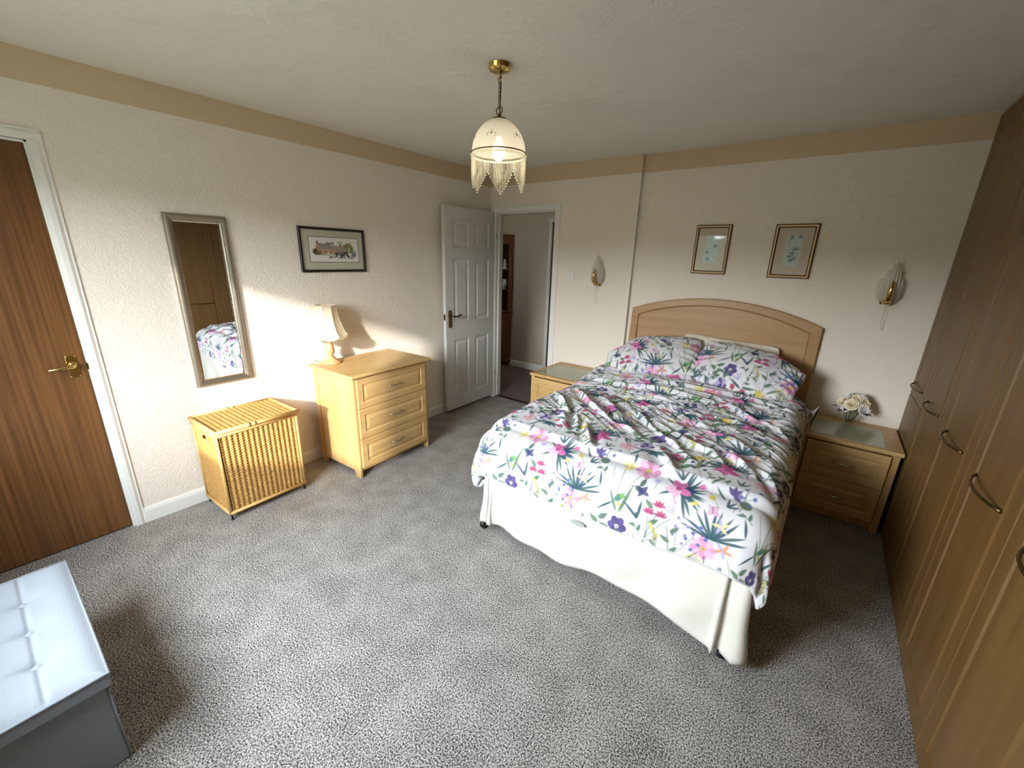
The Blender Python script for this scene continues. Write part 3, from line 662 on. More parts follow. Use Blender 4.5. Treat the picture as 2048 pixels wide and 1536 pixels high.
# valance skirt round three sides, open pleats at the foot corners
def skirt():
    pts = []                                                        # (x, y, nx, ny, bulge)
    for y in np.linspace(-0.15, BY+.02, 60): pts.append((BX0, y, -1, 0, 0.0))
    pts += [(BX0+.004, BY+.004, -.7, -.7, .2), (BX0+.05, BY+.012, 0, -1, -.25), (BX0+.055, BY+.004, 0, -1, 0.3), (BX0+.03, BY, 0, -1, .5), (BX0+.05, BY, 0, -1, .5)]
    for x in np.linspace(BX0+.06, BX1-.10, 90): pts.append((x, BY, 0, -1, 0.0))
    pts += [(BX1-.088, BY-.004, 0, -1, .6), (BX1-.082, BY+.004, 0, -1, .1), (BX1-.098, BY+.018, 0, -1, -.5), (BX1-.06, BY+.016, 0, -1, -.2), (BX1-.03, BY+.006, .2, -.9, .9), (BX1-.005, BY+.0, .7, -.7, .5), (BX1-.012, BY+.03, .7, 0, -.6), (BX1-.004, BY+.05, 1, 0, .1)]
    for y in np.linspace(BY+.08, -0.15, 60): pts.append((BX1, y, 1, 0, 0.0))
    nz = 22; P = np.zeros((len(pts), nz, 3)); s = 0.0; last = None
    for i, (x, y, nx, ny, bl) in enumerate(pts):
        if last: s += math.hypot(x-last[0], y-last[1])
        last = (x, y)
        foot = ny < -0.5
        fx_ = (x-BX0)/(BX1-BX0)
        zb_ = 0.068+0.008*math.sin(s*5)+0.006*math.sin(s*13+1)
        if foot: zb_ += -0.012+0.05*math.exp(-((fx_-0.64)/0.20)**2)*0.55-0.010*math.exp(-((fx_-0.97)/0.10)**2)-0.012*math.exp(-((fx_-0.03)/0.03)**2)
        for j in range(nz):
            t_ = j/(nz-1); z = 0.385+(zb_-0.385)*t_
            o = 0.004+t_*(0.014*math.sin(s*8.5)+0.008*math.sin(s*21+2))*(1 if foot else .6)+0.03*bl*t_**1.3
            if foot: o += t_*(0.010+0.036*sstep(0.45, 0.85, fx_)*(1-.4*sstep(.93, 1, fx_)))+0.006*math.sin(t_*9+fx_*25)*t_
            P[i, j] = bo(x+nx*o, y+ny*o, z)
    o = grid_mesh('valance', P, M['skirt'], bed); md = o.modifiers.new('s', 'SOLIDIFY'); md.thickness = 0.002; md.offset = 0
    return lab(o, 'cream cotton valance skirt')
sk = skirt()
# oval stitched badge at the top of the valance foot panel
bx, bz = 2.243, 0.331
m = MB(); E_ = [(bx+.040*math.cos(a), bz+.013*math.sin(a)) for a in np.linspace(0, 2*PI, 28, endpoint=False)]
m.prism(E_, fH, BY-.024, BY-.021)
lab(m.build('badge', plain('grey embroidery', srgb(158, 163, 160), 0.8, bscale=160, vary=0.12), sk), 'pale grey oval embroidered badge')

# ------------------------------------------------------------------ duvet
FOLDS = [[(1.657,-0.972),(1.836,-1.195),(1.996,-1.348)],[(1.724,-1.058),(1.93,-1.271),(2.064,-1.392),(2.156,-1.44)],[(1.861,-1.028),(2.059,-1.245),(2.169,-1.333)],
[(2.076,-1.155),(2.241,-1.259),(2.344,-1.367),(2.466,-1.496),(2.534,-1.543),(2.62,-1.637),(2.682,-1.685)],[(2.503,-1.413),(2.642,-1.526),(2.714,-1.537),(2.769,-1.592)],
[(2.579,-1.268),(2.696,-1.298),(2.774,-1.33),(2.849,-1.394),(2.952,-1.494)],[(2.51,-1.068),(2.629,-1.059),(2.718,-1.012),(2.836,-1.073),(2.935,-1.208)],[(2.586,-0.754),(2.734,-0.883),(2.858,-0.959)],
[(1.835,-1.479),(1.971,-1.691)],[(1.932,-1.485),(2.058,-1.7)],[(2.067,-1.607),(2.197,-1.824)],[(1.577,-0.592),(2.03,-0.472),(2.455,-0.432),(2.886,-0.411)],[(1.767,-0.803),(2.204,-0.657),(2.677,-0.597),(2.988,-0.682)],
[(1.572,-0.835),(1.961,-0.796),(2.312,-0.785),(2.654,-0.805)],[(2.5,-1.64),(2.589,-1.757),(2.631,-1.825)],[(2.82,-1.475),(2.959,-1.607),(3.036,-1.772)],[(2.252,-1.099),(2.387,-1.039),(2.501,-0.904)],
[(2.078,-0.993),(2.293,-0.937),(2.42,-0.825)],[(2.149,-1.466),(2.281,-1.497),(2.394,-1.575)],[(2.739,-1.509),(2.83,-1.534),(2.904,-1.625)],[(2.462,-1.194),(2.572,-1.198),(2.655,-1.22)],
[(2.775,-0.869),(2.912,-0.952),(3.018,-1.122)],[(1.611,-1.191),(1.799,-1.375),(1.955,-1.584)]]
def duvet():
    IX0, IX1, IY = 1.685, 2.935, -1.855; RL, RR, RF = .145, .105, .13
    DL, DR, DF = .372, .352, .318; VTOP = -0.375; step = 0.0028
    u = np.arange(IX0-DL, IX1+DR+step*.5, step); v = np.arange(IY-DF, VTOP+step*.5, step)
    U, V = np.meshgrid(u, v, indexing='ij')
    qx = np.clip(U, IX0, IX1); qy = np.maximum(V, IY)
    ex, ey = U-qx, V-qy
    al, ar, af = np.maximum(-ex, 0), np.maximum(ex, 0), np.maximum(-ey, 0)
    pw = 3.0; d = ((al+ar)**pw+af**pw)**(1/pw)+1e-9
    wl = (al+ar)/(al+ar+af+1e-9); R = np.where(U < 2.3, RL, RR)*wl+RF*(1-wl)
    th_ = np.minimum(d/R, PI/2)
    hor = R*np.sin(th_); rest = np.maximum(d-R*PI/2, 0); drop = R*(1-np.cos(th_))+rest
    ne = np.hypot(ex, ey)+1e-9; dx, dy = ex/ne, ey/ne
    hor = hor+np.where(U < 2.3, .045, .012)*wl*np.sin(np.clip(rest/.2, 0, 1)*PI*.6)+.022*(1-wl)*np.sin(np.clip(rest/.2, 0, 1)*PI*.6)
    # heights on the bed
    Z0 = 0.698+0.055*sstep(-1.0, -0.45, qy)+0.010*np.sin((qx-IX0)/(IX1-IX0)*PI)*sstep(-1.9, -1.5, qy)
    Z0 += 0.02*noise2(qx, qy, 3, 2.2)+0.012*noise2(qx, qy, 4, 5)
    Z0 = Z0-0.03*sstep(.06, 0, qy-IY)*(1-0)  # softly rounded foot edge
    # folds
    h = np.zeros(U.shape); wx = U+.03*noise2(U, V, 11, 5); wy = V+.03*noise2(U, V, 12, 5)
    for k, f in enumerate(FOLDS):
        best = np.full(U.shape, 9.0); sd = np.zeros(U.shape); tt = np.zeros(U.shape); n = len(f)-1
        for i in range(n):
            (ax, ay), (bx_, by_) = f[i], f[i+1]; L = math.hypot(bx_-ax, by_-ay)
            t0 = ((wx-ax)*(bx_-ax)+(wy-ay)*(by_-ay))/L/L; t_ = np.clip(t0, 0, 1)
            dd = np.hypot(wx-ax-t_*(bx_-ax), wy-ay-t_*(by_-ay)); side = ((bx_-ax)*(wy-ay)-(by_-ay)*(wx-ax))/L
            msk = dd < best; best = np.where(msk, dd, best); sd = np.where(msk, side, sd); tt = np.where(msk, (i+t_)/n, tt)
        w_ = 0.014+0.004*(k % 3); amp = (0.014+0.005*((k*5) % 3))*np.sin(PI*np.clip(tt, 0.08, .92))
        s_ = np.sign(sd)*best
        h += amp*(np.exp(-(best/w_)**2)-0.75*np.exp(-((s_-2.0*w_)/(w_*1.3))**2)-0.35*np.exp(-((s_+2.2*w_)/(w_*1.4))**2))
    crump = sstep(-1.80, -1.35, V)
    a1 = .62; c_, s_ = math.cos(a1), math.sin(a1)
    p_ = U*c_-V*s_; q_ = U*s_+V*c_                                   # along / across the diagonal folds
    mixh = sstep(-1.05, -0.65, V)
    across = q_*(1-mixh)+V*mixh; along = p_*(1-mixh)+U*mixh
    across = across+.05*noise2(U, V, 21, 3.5)
    n1 = np.abs(noise2(along*1.0, across*4.2, 31, 5.0)); n2 = np.abs(noise2(along, across*4.0, 32, 10.0))
    n3 = np.abs(noise2(along*1.1, across*3.2, 33, 19.0)); h += crump*(0.024*(0.22-n1)+0.017*(0.22-n2)+0.007*(0.22-n3))*(1-.5*sstep(0, .12, d))
    h += 0.004*noise2(U, V, 41, 16)*crump+0.003*noise2(U, V, 42, 9)
    foot = sstep(0.02, 0.2, af); h += foot*(.010*noise2(U, V*.35, 51, 9)+.006*noise2(U, V*.3, 52, 20))
    sidew = sstep(0.04, 0.2, al+ar); h += sidew*(.020*noise2(U*.3, V, 53, 7)+.012*noise2(U*.3, V, 54, 15))
    cr = np.minimum(sstep(.1, .3, al+ar), sstep(.1, .3, af)); ang = np.arctan2(af, al+ar); h += cr*.014*np.sin(ang*13)
    hem = 0.014*noise2(U, V, 61, 4)+.018*sstep(2.55, 2.85, U)*sstep(3.1, 2.9, U)
    nx, ny, nz = dx*np.sin(th_), dy*np.sin(th_), np.cos(th_)
    X = qx+dx*hor+nx*h; Y = qy+dy*hor+ny*h; Z = Z0-drop+nz*h+hem*sstep(.2, .35, d)
    # drooping foot corner on the right, pulled tip at the head on the right
    k = sstep(.20, .34, ar)*sstep(.20, .34, af); Z -= .010*k
    k = np.exp(-((U-(IX1+DR-.10))/.10)**2-((V-VTOP)/.07)**2); X += k*(3.105-X)*.9; Z += k*(.735-Z)*.9; Y += k*(-.365-Y)*.6
    # keep the sides clear of the bedside cabinets
    X = np.clip(X, None, np.where(Y > -0.62, 3.11, 3.056)+.01*noise2(U, V, 71, 8))
    lim = np.where(V > -0.62, 1.63, 0); 
    # hem turned under, and a head edge turned under, for a closed soft rim
    colr = FAB.sample((U-2.065) % TILE+.285-0.0, (V+1.895) % TILE+.315)
    tm = sstep(2.10, 2.25, U)*sstep(2.85, 2.70, U)*sstep(VTOP-.022, VTOP-.016, V); colr = colr*(1-tm[..., None])+c3(58, 108, 110)*tm[..., None]
    P = np.stack([X, Y, Z], -1)
    def rim(P, colr, axis_end):
        return P
    # pad with curled rows: left, right (axis 0) and foot, head (axis 1)
    cx = np.array([2.31, -1.0, 0])
    def curl(edge, inner, n=7, r=.018, inward=.05):
        out = []; t_ = edge-inner; t_ /= np.linalg.norm(t_, axis=-1, keepdims=True)+1e-9
        toc = cx-edge; toc[..., 2] = 0; toc /= np.linalg.norm(toc, axis=-1, keepdims=True)+1e-9
        b_ = toc-t_*(toc*t_).sum(-1, keepdims=True); b_ /= np.linalg.norm(b_, axis=-1, keepdims=True)+1e-9
        for k in range(1, n+1):
            a = PI*k/n; out.append(edge+t_*r*math.sin(a)+b_*r*(1-math.cos(a)))
        out.append(out[-1]-t_*inward); return out
    L0 = curl(P[0], P[4])[::-1]; R0 = curl(P[-1], P[-5])
    P = np.concatenate([np.stack(L0), P, np.stack(R0)], 0); ext = lambda k_: FAB.sample((u[0]-k_*.008-2.065) % TILE+.285+0*v, (v+1.895) % TILE+.315); colr = np.concatenate([np.stack([ext(k_) for k_ in range(len(L0), 0, -1)]), colr, np.stack([FAB.sample((u[-1]+k_*.008-2.065) % TILE+.285+0*v, (v+1.895) % TILE+.315) for k_ in range(1, len(R0)+1)])], 0)
    F0 = curl(P[:, 0], P[:, 4])[::-1]
    P = np.concatenate([np.stack(F0, 1), P], 1); fb = np.empty((P.shape[0], len(F0), 3)); fb[:] = c3(214, 215, 218); colr = np.concatenate([fb, colr], 1)
    e = P[:, -1].copy(); tops = []
    for a, zz, yy in ((1, -.004, .012), (2, -.016, .017), (3, -.03, .012), (4, -.05, .0)):
        q = e.copy(); q[:, 2] += zz; q[:, 1] += yy; tops.append(q)
    P = np.concatenate([P, np.stack(tops, 1)], 1); tl = np.repeat(c3(58, 108, 110)[None, None], P.shape[0], 0); tl = np.repeat(tl, 4, 1)
    colr = np.concatenate([colr, tl], 1)
    o = grid_mesh('duvet', P, M['print'], None, colr)
    return tag(o, 'rumpled white duvet printed with tropical flowers and palm leaves on the bed', 'duvet')
duvet()

# ------------------------------------------------------------------ pillows
def pillow(name, mat, W_, H_, T_, centre, rot, seed, uv=None, step=.0045, label='', taper=(0, 0)):
    nu, nv = int(W_/step), int(H_/step); a = np.linspace(-1, 1, nu); b = np.linspace(-1, 1, nv); A, B = np.meshgrid(a, b, indexing='ij')
    x = A*W_/2*(1-.045*(1-B*B)-.07*np.abs(B)**5*np.abs(A)**3); y = B*H_/2*(1-.06*(1-A*A)-.10*np.abs(A)**5*np.abs(B)**3)
    y = y-.28*H_*taper[0]*sstep(.1, 1, -A)-.12*H_*taper[1]*sstep(.1, 1, A); y = y*(1-taper[0]*sstep(.25, 1.05, -A)-taper[1]*sstep(.25, 1.05, A))
    t_ = T_*np.clip(1-np.abs(A)**2.1, 0, 1)**.62*np.clip(1-np.abs(B)**2.1, 0, 1)**.6
    edge = np.minimum(1-np.abs(A), 1-np.abs(B)); wr = (noise2(x, y, seed, 9)*.012+noise2(x, y, seed+1, 22)*.006+.008*(np.abs(noise2(x*.6+y*.3, y*1.6, seed+2, 16))))*sstep(0, .25, edge)
    wr += .006*np.sin(np.arctan2(B, A)*22+3*noise2(x, y, seed+5, 4))*sstep(.0, .1, edge)*(1-sstep(.1, .45, edge))
    top = np.stack([x, y, t_+wr], -1); bot = np.stack([x, y, -t_*.6], -1)
    R = np.array(rot); 
    V1 = top@R.T+np.array(centre); V2 = bot@R.T+np.array(centre)
    idx = np.arange(nu*nv).reshape(nu, nv); q1 = np.stack([idx[:-1, :-1], idx[1:, :-1], idx[1:, 1:], idx[:-1, 1:]], -1).reshape(-1, 4)
    V = np.concatenate([V1.reshape(-1, 3), V2.reshape(-1, 3)]); Q = np.concatenate([q1, q1[:, ::-1]+nu*nv])
    bd = np.concatenate([idx[:, 0], idx[-1, 1:], idx[:-1, -1][::-1], idx[0, 1:-1][::-1]])
    nx_ = np.roll(bd, -1); Q = np.concatenate([Q, np.stack([bd, bd+nu*nv, nx_+nu*nv, nx_], -1)])
    col = None
    if uv is not None:
        cc = FAB.sample((x+uv[0]) % TILE, (y+uv[1]) % TILE).reshape(-1, 3); col = np.concatenate([cc, cc])
    o = raw_mesh(name, V, Q, mat, None, col)
    return tag(o, label, 'pillow')
def rotm(tilt, roll, yaw=0):
    """pillow lying flat (x across, y up the pillow, z out of its face) tilted up by tilt, rolled in its plane by roll"""
    return np.array(Matrix.Rotation(yaw, 3, 'Z') @ Matrix.Rotation(tilt, 3, 'X') @ Matrix.Rotation(roll, 3, 'Z'))
pillow('pillow', M['linen'], .56, .44, .06, (2.10, -.125, .790), rotm(math.radians(68), math.radians(4)), 101, None, .012, 'plain cream pillow on the left, almost hidden behind the floral pillow')
pillow('pillow', M['linen'], .70, .46, .06, (2.46, -.125, .815), rotm(math.radians(68), math.radians(-2)), 102, None, .012, 'plain cream pillow on the right, its corner showing against the headboard')
pillow('pillow', M['print'], .735, .45, .115, (1.98, -.345, .853), rotm(math.radians(38), math.radians(10), math.radians(3)), 103, (.40, .30), .0045, 'floral pillow on the left, its corner overlapping the other floral pillow', (.62, .05))
pillow('pillow', M['print'], .72, .45, .115, (2.635, -.335, .853), rotm(math.radians(38), math.radians(-9), math.radians(-4)), 104, (.12, .15), .0045, 'floral pillow on the right, nearest the flower vase', (.05, .34))

# ------------------------------------------------------------------ drawer fronts and bow handles
def drawer_front(m, w_, h_, fn, o, th=0.018):
    m.rings(w_, h_, [(0, 0), (0, th-.003), (.003, th), (.046, th), (.050, th-.006), (.054, th-.0065), (.058, th-.005), (.076, th-.001), (.080, th-.0005)], fn, True, o)
def bow(m, fn, c, L, out=0.028, r=0.0045):
    pts = [fn(c[0]-L/2*math.cos(t_)*-1 if False else c[0]+L/2*q, c[1], out*(1-abs(q)**2.4)+.002) for t_, q in ((0, q) for q in np.linspace(-1, 1, 15))]
    m.tube(pts, [r*(1.35 if abs(q) > .93 else 1) for q in np.linspace(-1, 1, 15)], 8)

# ------------------------------------------------------------------ chest of drawers
ch = thing('chest_of_drawers', (0.294, -1.752, 0), 'beech three-drawer chest against the left wall with a lamp on top', 'chest of drawers', math.radians(3.0))
ZT = .788; HD, HWD = .238, .342                                   # half depth and half width of the carcass
fC = lambda s, t_, d: (HD-.012+d, s, t_)
MB().box(-.267, .267, -.374, .374, ZT-.024, ZT).build('top', M['beechy'], ch, bevel=.009, seg=3)
for sy in (-1, 1):
    y0, y1 = sorted((sy*HWD, sy*(HWD-.018)))
    m = MB()
    m.prism([(-HD, 0), (-HD+.05, 0), (-HD+.05, .035), (-HD+.065, .05), (HD-.085, .05), (HD-.07, .035), (HD-.066, 0), (HD-.004, 0), (HD-.004, ZT-.024), (-HD, ZT-.024)], lambda s, t_, d: (s, d, t_), y0, y1)
    m.box(-HD, -HD+.045, sy*HWD-.0 if sy > 0 else sy*HWD-.006, sy*HWD+.006 if sy > 0 else sy*HWD, 0, ZT-.024)
    m.build('side_panel', M['beech'], ch, bevel=.002)
MB().box(-HD, -HD+.012, -HWD+.018, HWD-.018, .05, ZT-.024).build('back_panel', M['beech'], ch)
m = MB(); m.box(HD-.04, HD-.014, -HWD+.018, HWD-.018, .052, .075); m.box(-HD+.012, HD-.02, -HWD+.018, HWD-.018, .06, .075)
m.build('bottom_rail', M['beechy'], ch)
zs = [.078, .306, .534, .760]
for i in range(3):
    m = MB(); drawer_front(m, 2*(HWD-.021), zs[i+1]-zs[i]-.004, fC, (-HWD+.021, zs[i]), .02)
    m.box(-HD+.02, HD-.013, -HWD+.024, HWD-.024, zs[i]+.004, zs[i+1]-.03)
    dr = m.build('drawer', M['beechy'], ch)
    h = MB(); bow(h, fC, (0, (zs[i]+zs[i+1])/2+.003), .105, .028); 
    h.v = [(x+.0195, y, z) for x, y, z in h.v]
    lab(h.build('handle', M['chrome'], dr, smooth=True), 'satin metal bow handle')

# ------------------------------------------------------------------ table lamp
lp = thing('table_lamp', (0.125, -1.988, ZT), 'turned wood table lamp with a scalloped cream shade on the chest', 'lamp')
m = MB(); m.lathe([(0, 0), (.072, 0), (.075, .004), (.075, .009), (.066, .015), (.060, .017), (.056, .022), (.042, .028), (.036, .036), (.033, .044), (.022, .05), (.020, .058), (.023, .063), (.030, .075), (.0335, .092), (.033, .105), (.029, .125), (.023, .150), (.018, .175), (.015, .200), (.0145, .208), (.018, .212), (.018, .218), (.014, .222), (.013, .245), (0, .245)], n=32)
m.build('base', M['turned'], lp, smooth=True)
m = MB(); m.lathe([(0, .245), (.012, .245), (.014, .25), (.014, .285), (0, .285)], n=16); m.build('lamp_holder', M['plastic'], lp, smooth=True)
NS = 8; prof = [(.132, .212), (.126, .225), (.115, .250), (.102, .280), (.090, .315), (.081, .350), (.075, .385), (.073, .415), (.075, .425)]
def shade_pt(k, n, r, z, out=0.0):
    """eight concave panels between ribs"""
    a = 2*PI*k/n; q = (k/n*NS) % 1.0; rr = (r+out)*(math.cos(PI/NS)/math.cos((q-.5)*2*PI/NS))*(1-.018*math.sin(PI*q))
    return rr*math.cos(a), rr*math.sin(a), z
n = 96; P = np.array([[shade_pt(k, n, r, z) for r, z in prof] for k in range(n)])
sh_ = grid_mesh('lamp_shade', P, M['shade'], lp, closed_u=True, smooth=True)
md = sh_.modifiers.new('s', 'SOLIDIFY'); md.thickness = .0015
def scallop(k, z, amp): q = (k/n*NS) % 1.0; return z-amp*math.sin(PI*q)
P = np.array([[shade_pt(k, n, .128, scallop(k, .235, .012), .004), shade_pt(k, n, .134, scallop(k, .222, .014), .007), shade_pt(k, n, .136, scallop(k, .206, .016), .007), shade_pt(k, n, .133, scallop(k, .197, .016), .003)] for k in range(n)])
lab(grid_mesh('shade_trim', P, M['shade'], sh_, closed_u=True), 'scalloped fabric trim')
m = MB(); m.tube([shade_pt(k, n, .075, .426, .001) for k in range(0, n, 2)], .004, 8, True); m.build('shade_top_ring', M['shade'], sh_, smooth=True)
m = MB()
for k in range(NS): m.tube([shade_pt(k*n/NS, n, r, z, .0015) for r, z in prof], .0016, 6)
m.build('shade_piping', M['shade'], sh_, smooth=True)
m = MB(); m.tube([(-.03, -.05, .003), (-.05, -.085, .003), (-.085, -.09, .003), (-.12, -.06, .004)], .003, 8); lab(m.build('flex', M['plastic'], lp, smooth=True), 'white lamp flex')

# ------------------------------------------------------------------ wicker laundry hamper
hp = thing('laundry_hamper', (0.2, -2.637, 0), 'woven wicker laundry hamper with hinged lid below the mirror', 'hamper', math.radians(1.8))
HX, HY, HZ0, HZ1 = .172, .232, .042, .575
CA, CB, CC = c3(212, 166, 98), c3(164, 114, 58), c3(150, 98, 44)
def weave(nu, nv, lu, lv, stake, strand, amp):
    """height and colour of willow strands (running along u) woven over upright stakes"""
    u = np.linspace(0, lu, nu); v = np.linspace(0, lv, nv); U, V = np.meshgrid(u, v, indexing='ij')
    row = np.floor(V/strand); ph = np.cos(2*PI*U/stake)
    rib = 0.5+0.5*ph; st = np.sqrt(np.clip(1-(2*((V/strand) % 1)-1)**2, 0, 1))
    h = amp*(rib**.8)+strand*.30*st+amp*.35*np.cos(PI*row)*np.sin(PI*U/stake)
    rn = np.random.default_rng(5).random((int(lv/strand)+3, int(lu/stake)*2+3))
    t_ = rn[row.astype(int), (U/stake*2).astype(int)]
    c = CA*(1-t_[..., None]*.55)+CB*t_[..., None]*.55
    c = c*(1-.55*(1-st[..., None])**1.5)*(1-.24*(1-rib[..., None])**1.5)  # painted shade: colour darkens in the gaps between strands and stakes
    return U, V, h, c
lu, lv = 2*HY-.03, HZ1-HZ0-.04
U, V, hh, cc = weave(330, 330, lu, lv, lu/15, .0082, .0065)
nU = U/lu
P = np.stack([HX-.006+hh, U-lu/2, V+HZ0+.016], -1); bodyp = link('hamper_body', None, hp); bodyp.empty_display_size = .05
grid_mesh('front_weave', P, M['cane'], bodyp, cc)
P = np.stack([-HX+.006-hh, lu/2-U, V+HZ0+.016], -1); grid_mesh('back_weave', P[::4, ::2], M['cane'], bodyp, cc[::4, ::2])
lu2 = 2*HX-.03; U, V, h2, c2 = weave(200, 330, lu2, lv, .013, .0082, .003)
side_y = -HY+.006-h2
P = np.stack([U-lu2/2, side_y, V+HZ0+.016], -1)
def with_hole(P, col, name, s0, s1, z0, z1):
    nu, nv = P.shape[:2]; idx = np.arange(nu*nv).reshape(nu, nv); q = np.stack([idx[:-1, :-1], idx[1:, :-1], idx[1:, 1:], idx[:-1, 1:]], -1).reshape(-1, 4)
    Vv = P.reshape(-1, 3); ce = Vv[q].mean(1); keep = ~((ce[:, 0] > s0) & (ce[:, 0] < s1) & (ce[:, 2] > z0) & (ce[:, 2] < z1))
    return raw_mesh(name, Vv, q[keep], M['cane'], bodyp, col.reshape(-1, 3))
with_hole(P, c2, 'side_weave', -.035, .035, .492, .522)
P2 = P.copy(); P2[..., 1] *= -1; P2 = P2[::-1]; with_hole(P2, c2[::-1], 'side_weave', -.035, .035, .492, .522)
MB().box(-.034, .034, -HY+.02, -HY+.022, .485, .53).build('hole_shade_sheet', M['dark'], bodyp)  # near-black sheet behind the opening, painting the shade inside the hamper
m = MB()
for sx in (-1, 1):
    for sy in (-1, 1): m.tube([(sx*(HX-.002), sy*(HY-.002), HZ0), (sx*(HX-.002), sy*(HY-.002), HZ1-.012)], .009, 10)
for z in (HZ0+.006, HZ1-.020):
    for sx in (-1, 1): m.tube([(sx*(HX+.001), -HY, z), (sx*(HX+.001), HY, z)], .0105, 10)
    for sy in (-1, 1): m.tube([(-HX, sy*(HY+.001), z), (HX, sy*(HY+.001), z)], .0105, 10)
for s0 in (-.037, .037): m.tube([(s0, -HY-.001, .488), (s0, -HY-.001, .526)], .005, 8)
m.tube([(-.037, -HY-.001, .488), (.037, -HY-.001, .488)], .005, 8); m.tube([(-.037, -HY-.001, .526), (.037, -HY-.001, .526)], .005, 8)
m.box(-HX, HX, -HY, HY, HZ0+.002, HZ0+.008)
lab(m.build('hamper_frame', M['canebind'], bodyp, smooth=True), 'cane-bound frame edges')
LX, LY = .196, .244; ll = 2*LY-.03; lw = 2*LX-.03
U, V, h3, c3_ = weave(330, 230, ll, lw, ll/16, .0082, .0038)
lid = grid_mesh('lid', np.stack([V-lw/2, -(U-ll/2), HZ1+.004+h3], -1), M['cane'], hp, c3_)
m = MB()
for sx in (-1, 1): m.tube([(sx*(LX-.008), -LY+.006, HZ1+.005), (sx*(LX-.008), LY-.006, HZ1+.005)], .0115, 10)
for sy in (-1, 1): m.tube([(-LX+.006, sy*(LY-.008), HZ1+.005), (LX-.006, sy*(LY-.008), HZ1+.005)], .0115, 10)
for y in (-.062, -.03): m.tube([(LX-.008, y-.011, HZ1+.006), (LX-.008, y+.011, HZ1+.006)], .0135, 10); m.tube([(-LX+.008, y-.011+.03, HZ1+.006), (-LX+.008, y+.011+.03, HZ1+.006)], .0135, 10)
m.box(-LX+.01, LX-.01, -LY+.01, LY-.01, HZ1-.004, HZ1)
m.build('lid_rim', M['canebind'], lid, smooth=True)
for sx in (-1, 1):
    for sy in (-1, 1):
        m = MB(); m.tube([(sx*(HX-.006), sy*(HY-.006), .003), (sx*(HX-.006), sy*(HY-.006), HZ0+.01)], .0055, 8); m.tube([(sx*(HX-.006), sy*(HY-.006), 0), (sx*(HX-.006), sy*(HY-.006), .006)], .009, 8)
        lab(m.build('foot', M['black'], hp, smooth=True), 'small black metal foot')

# ------------------------------------------------------------------ ottoman
OXa, OXb, OYa, OYb, OZt = .792, 1.505, -3.93, -3.558, .380
ot = thing('ottoman', ((OXa+OXb)/2, (OYa+OYb)/2, 0), 'light grey felt storage ottoman with buttoned lid in the near left corner', 'ottoman')
ow, od = (OXb-OXa), (OYb-OYa)
m = MB(); m.box(-ow/2, ow/2, -od/2, od/2, 0, OZt-.062); m.build('body', M['felt'], ot, bevel=.006)
for x in (-ow/2, ow/2):
    for y in (-od/2, od/2): m = MB(); m.tube([(x, y, .005), (x, y, OZt-.065)], .0028, 6); m.build('piping', M['felt'], ot, smooth=True)
LW, LD = ow/2+.022, od/2+.012
xb = [.972-1.1485, 1.1545-1.1485, 1.337-1.1485]; yb2 = [-3.672+3.744, -3.815+3.744]
def ott_top(nu=220, nv=130):
    a = np.linspace(-1, 1, nu); b = np.linspace(-1, 1, nv); A, B = np.meshgrid(a, b, indexing='ij'); x = A*LW; y = B*LD
    e = np.minimum(LW-np.abs(x), LD-np.abs(y)); z = OZt+.004*sstep(0, .08, e)-.014*np.exp(-(e/.020)**1.4)
    for bx_ in xb:
        for by_ in yb2:
            dd = np.hypot((x-bx_), (y-by_)); z -= .020*np.exp(-(dd/.024)**1.2)
            z -= .004*np.exp(-((x-bx_+.0)/.010)**2)*np.exp(-((y-by_)/.05)**2)
    for by_ in yb2: z -= .006*np.exp(-((y-by_)/.007)**2)*sstep(0, .03, e)
    for bx_ in xb: z -= .004*np.exp(-((x-bx_)/.008)**2)*sstep(yb2[0]+.03, yb2[0]-.03, y)*sstep(0, .03, e)
    z += .0015*noise2(x, y, 77, 18)
    return np.stack([x, y, z], -1)
P = ott_top(); lid_o = grid_mesh('lid_cushion', P, M['felt'], ot)
m = MB(); z1 = OZt-.0135; m.box(-LW, LW, -LD, LD, OZt-.060, z1); m.build('lid_side', M['felt'], lid_o, bevel=.004)
m = MB(); ring = [(-LW, -LD, z1), (LW, -LD, z1), (LW, LD, z1), (-LW, LD, z1)]
for i in range(4): m.tube([ring[i], ring[(i+1) % 4]], .0035, 8)
m.build('lid_piping', M['felt'], lid_o, smooth=True)
for bx_ in xb:
    for by_ in yb2:
        m = MB(); m.ball((bx_, by_, OZt-.0170), .0125, 16, 8, (1, 1, .42)); m.build('button', M['felt'], lid_o, smooth=True)

# ------------------------------------------------------------------ mirror
def frame_rect(m, w_, h_, prof, fn):
    m.rings(w_, h_, prof, fn, False)
my0, my1, mz0, mz1 = -2.803, -2.493, .757, 1.770
mr = thing('wall_mirror', (0.001, (my0+my1)/2, (mz0+mz1)/2), 'tall narrow mirror in a brushed silver frame on the left wall', 'mirror')
mw, mh = my1-my0, mz1-mz0; fM = lambda s, t_, d: (d, s-mw/2, t_-mh/2)
m = MB(); frame_rect(m, mw, mh, [(0, 0), (0, .010), (.003, .018), (.010, .025), (.018, .027), (.026, .024), (.030, .019), (.033, .018), (.036, .014), (.039, .012), (.039, .004)], fM)
m.add([fM(0, 0, 0), fM(mw, 0, 0), fM(mw, mh, 0), fM(0, mh, 0)], [(0, 1, 2, 3)])
m.build('frame', M['silver'], mr)
m = MB(); m.rings(mw-.074, mh-.074, [(0, .010), (.008, .0115)], fM, True, (.037, .037)); m.build('mirror_glass', M['mirror'], mr)

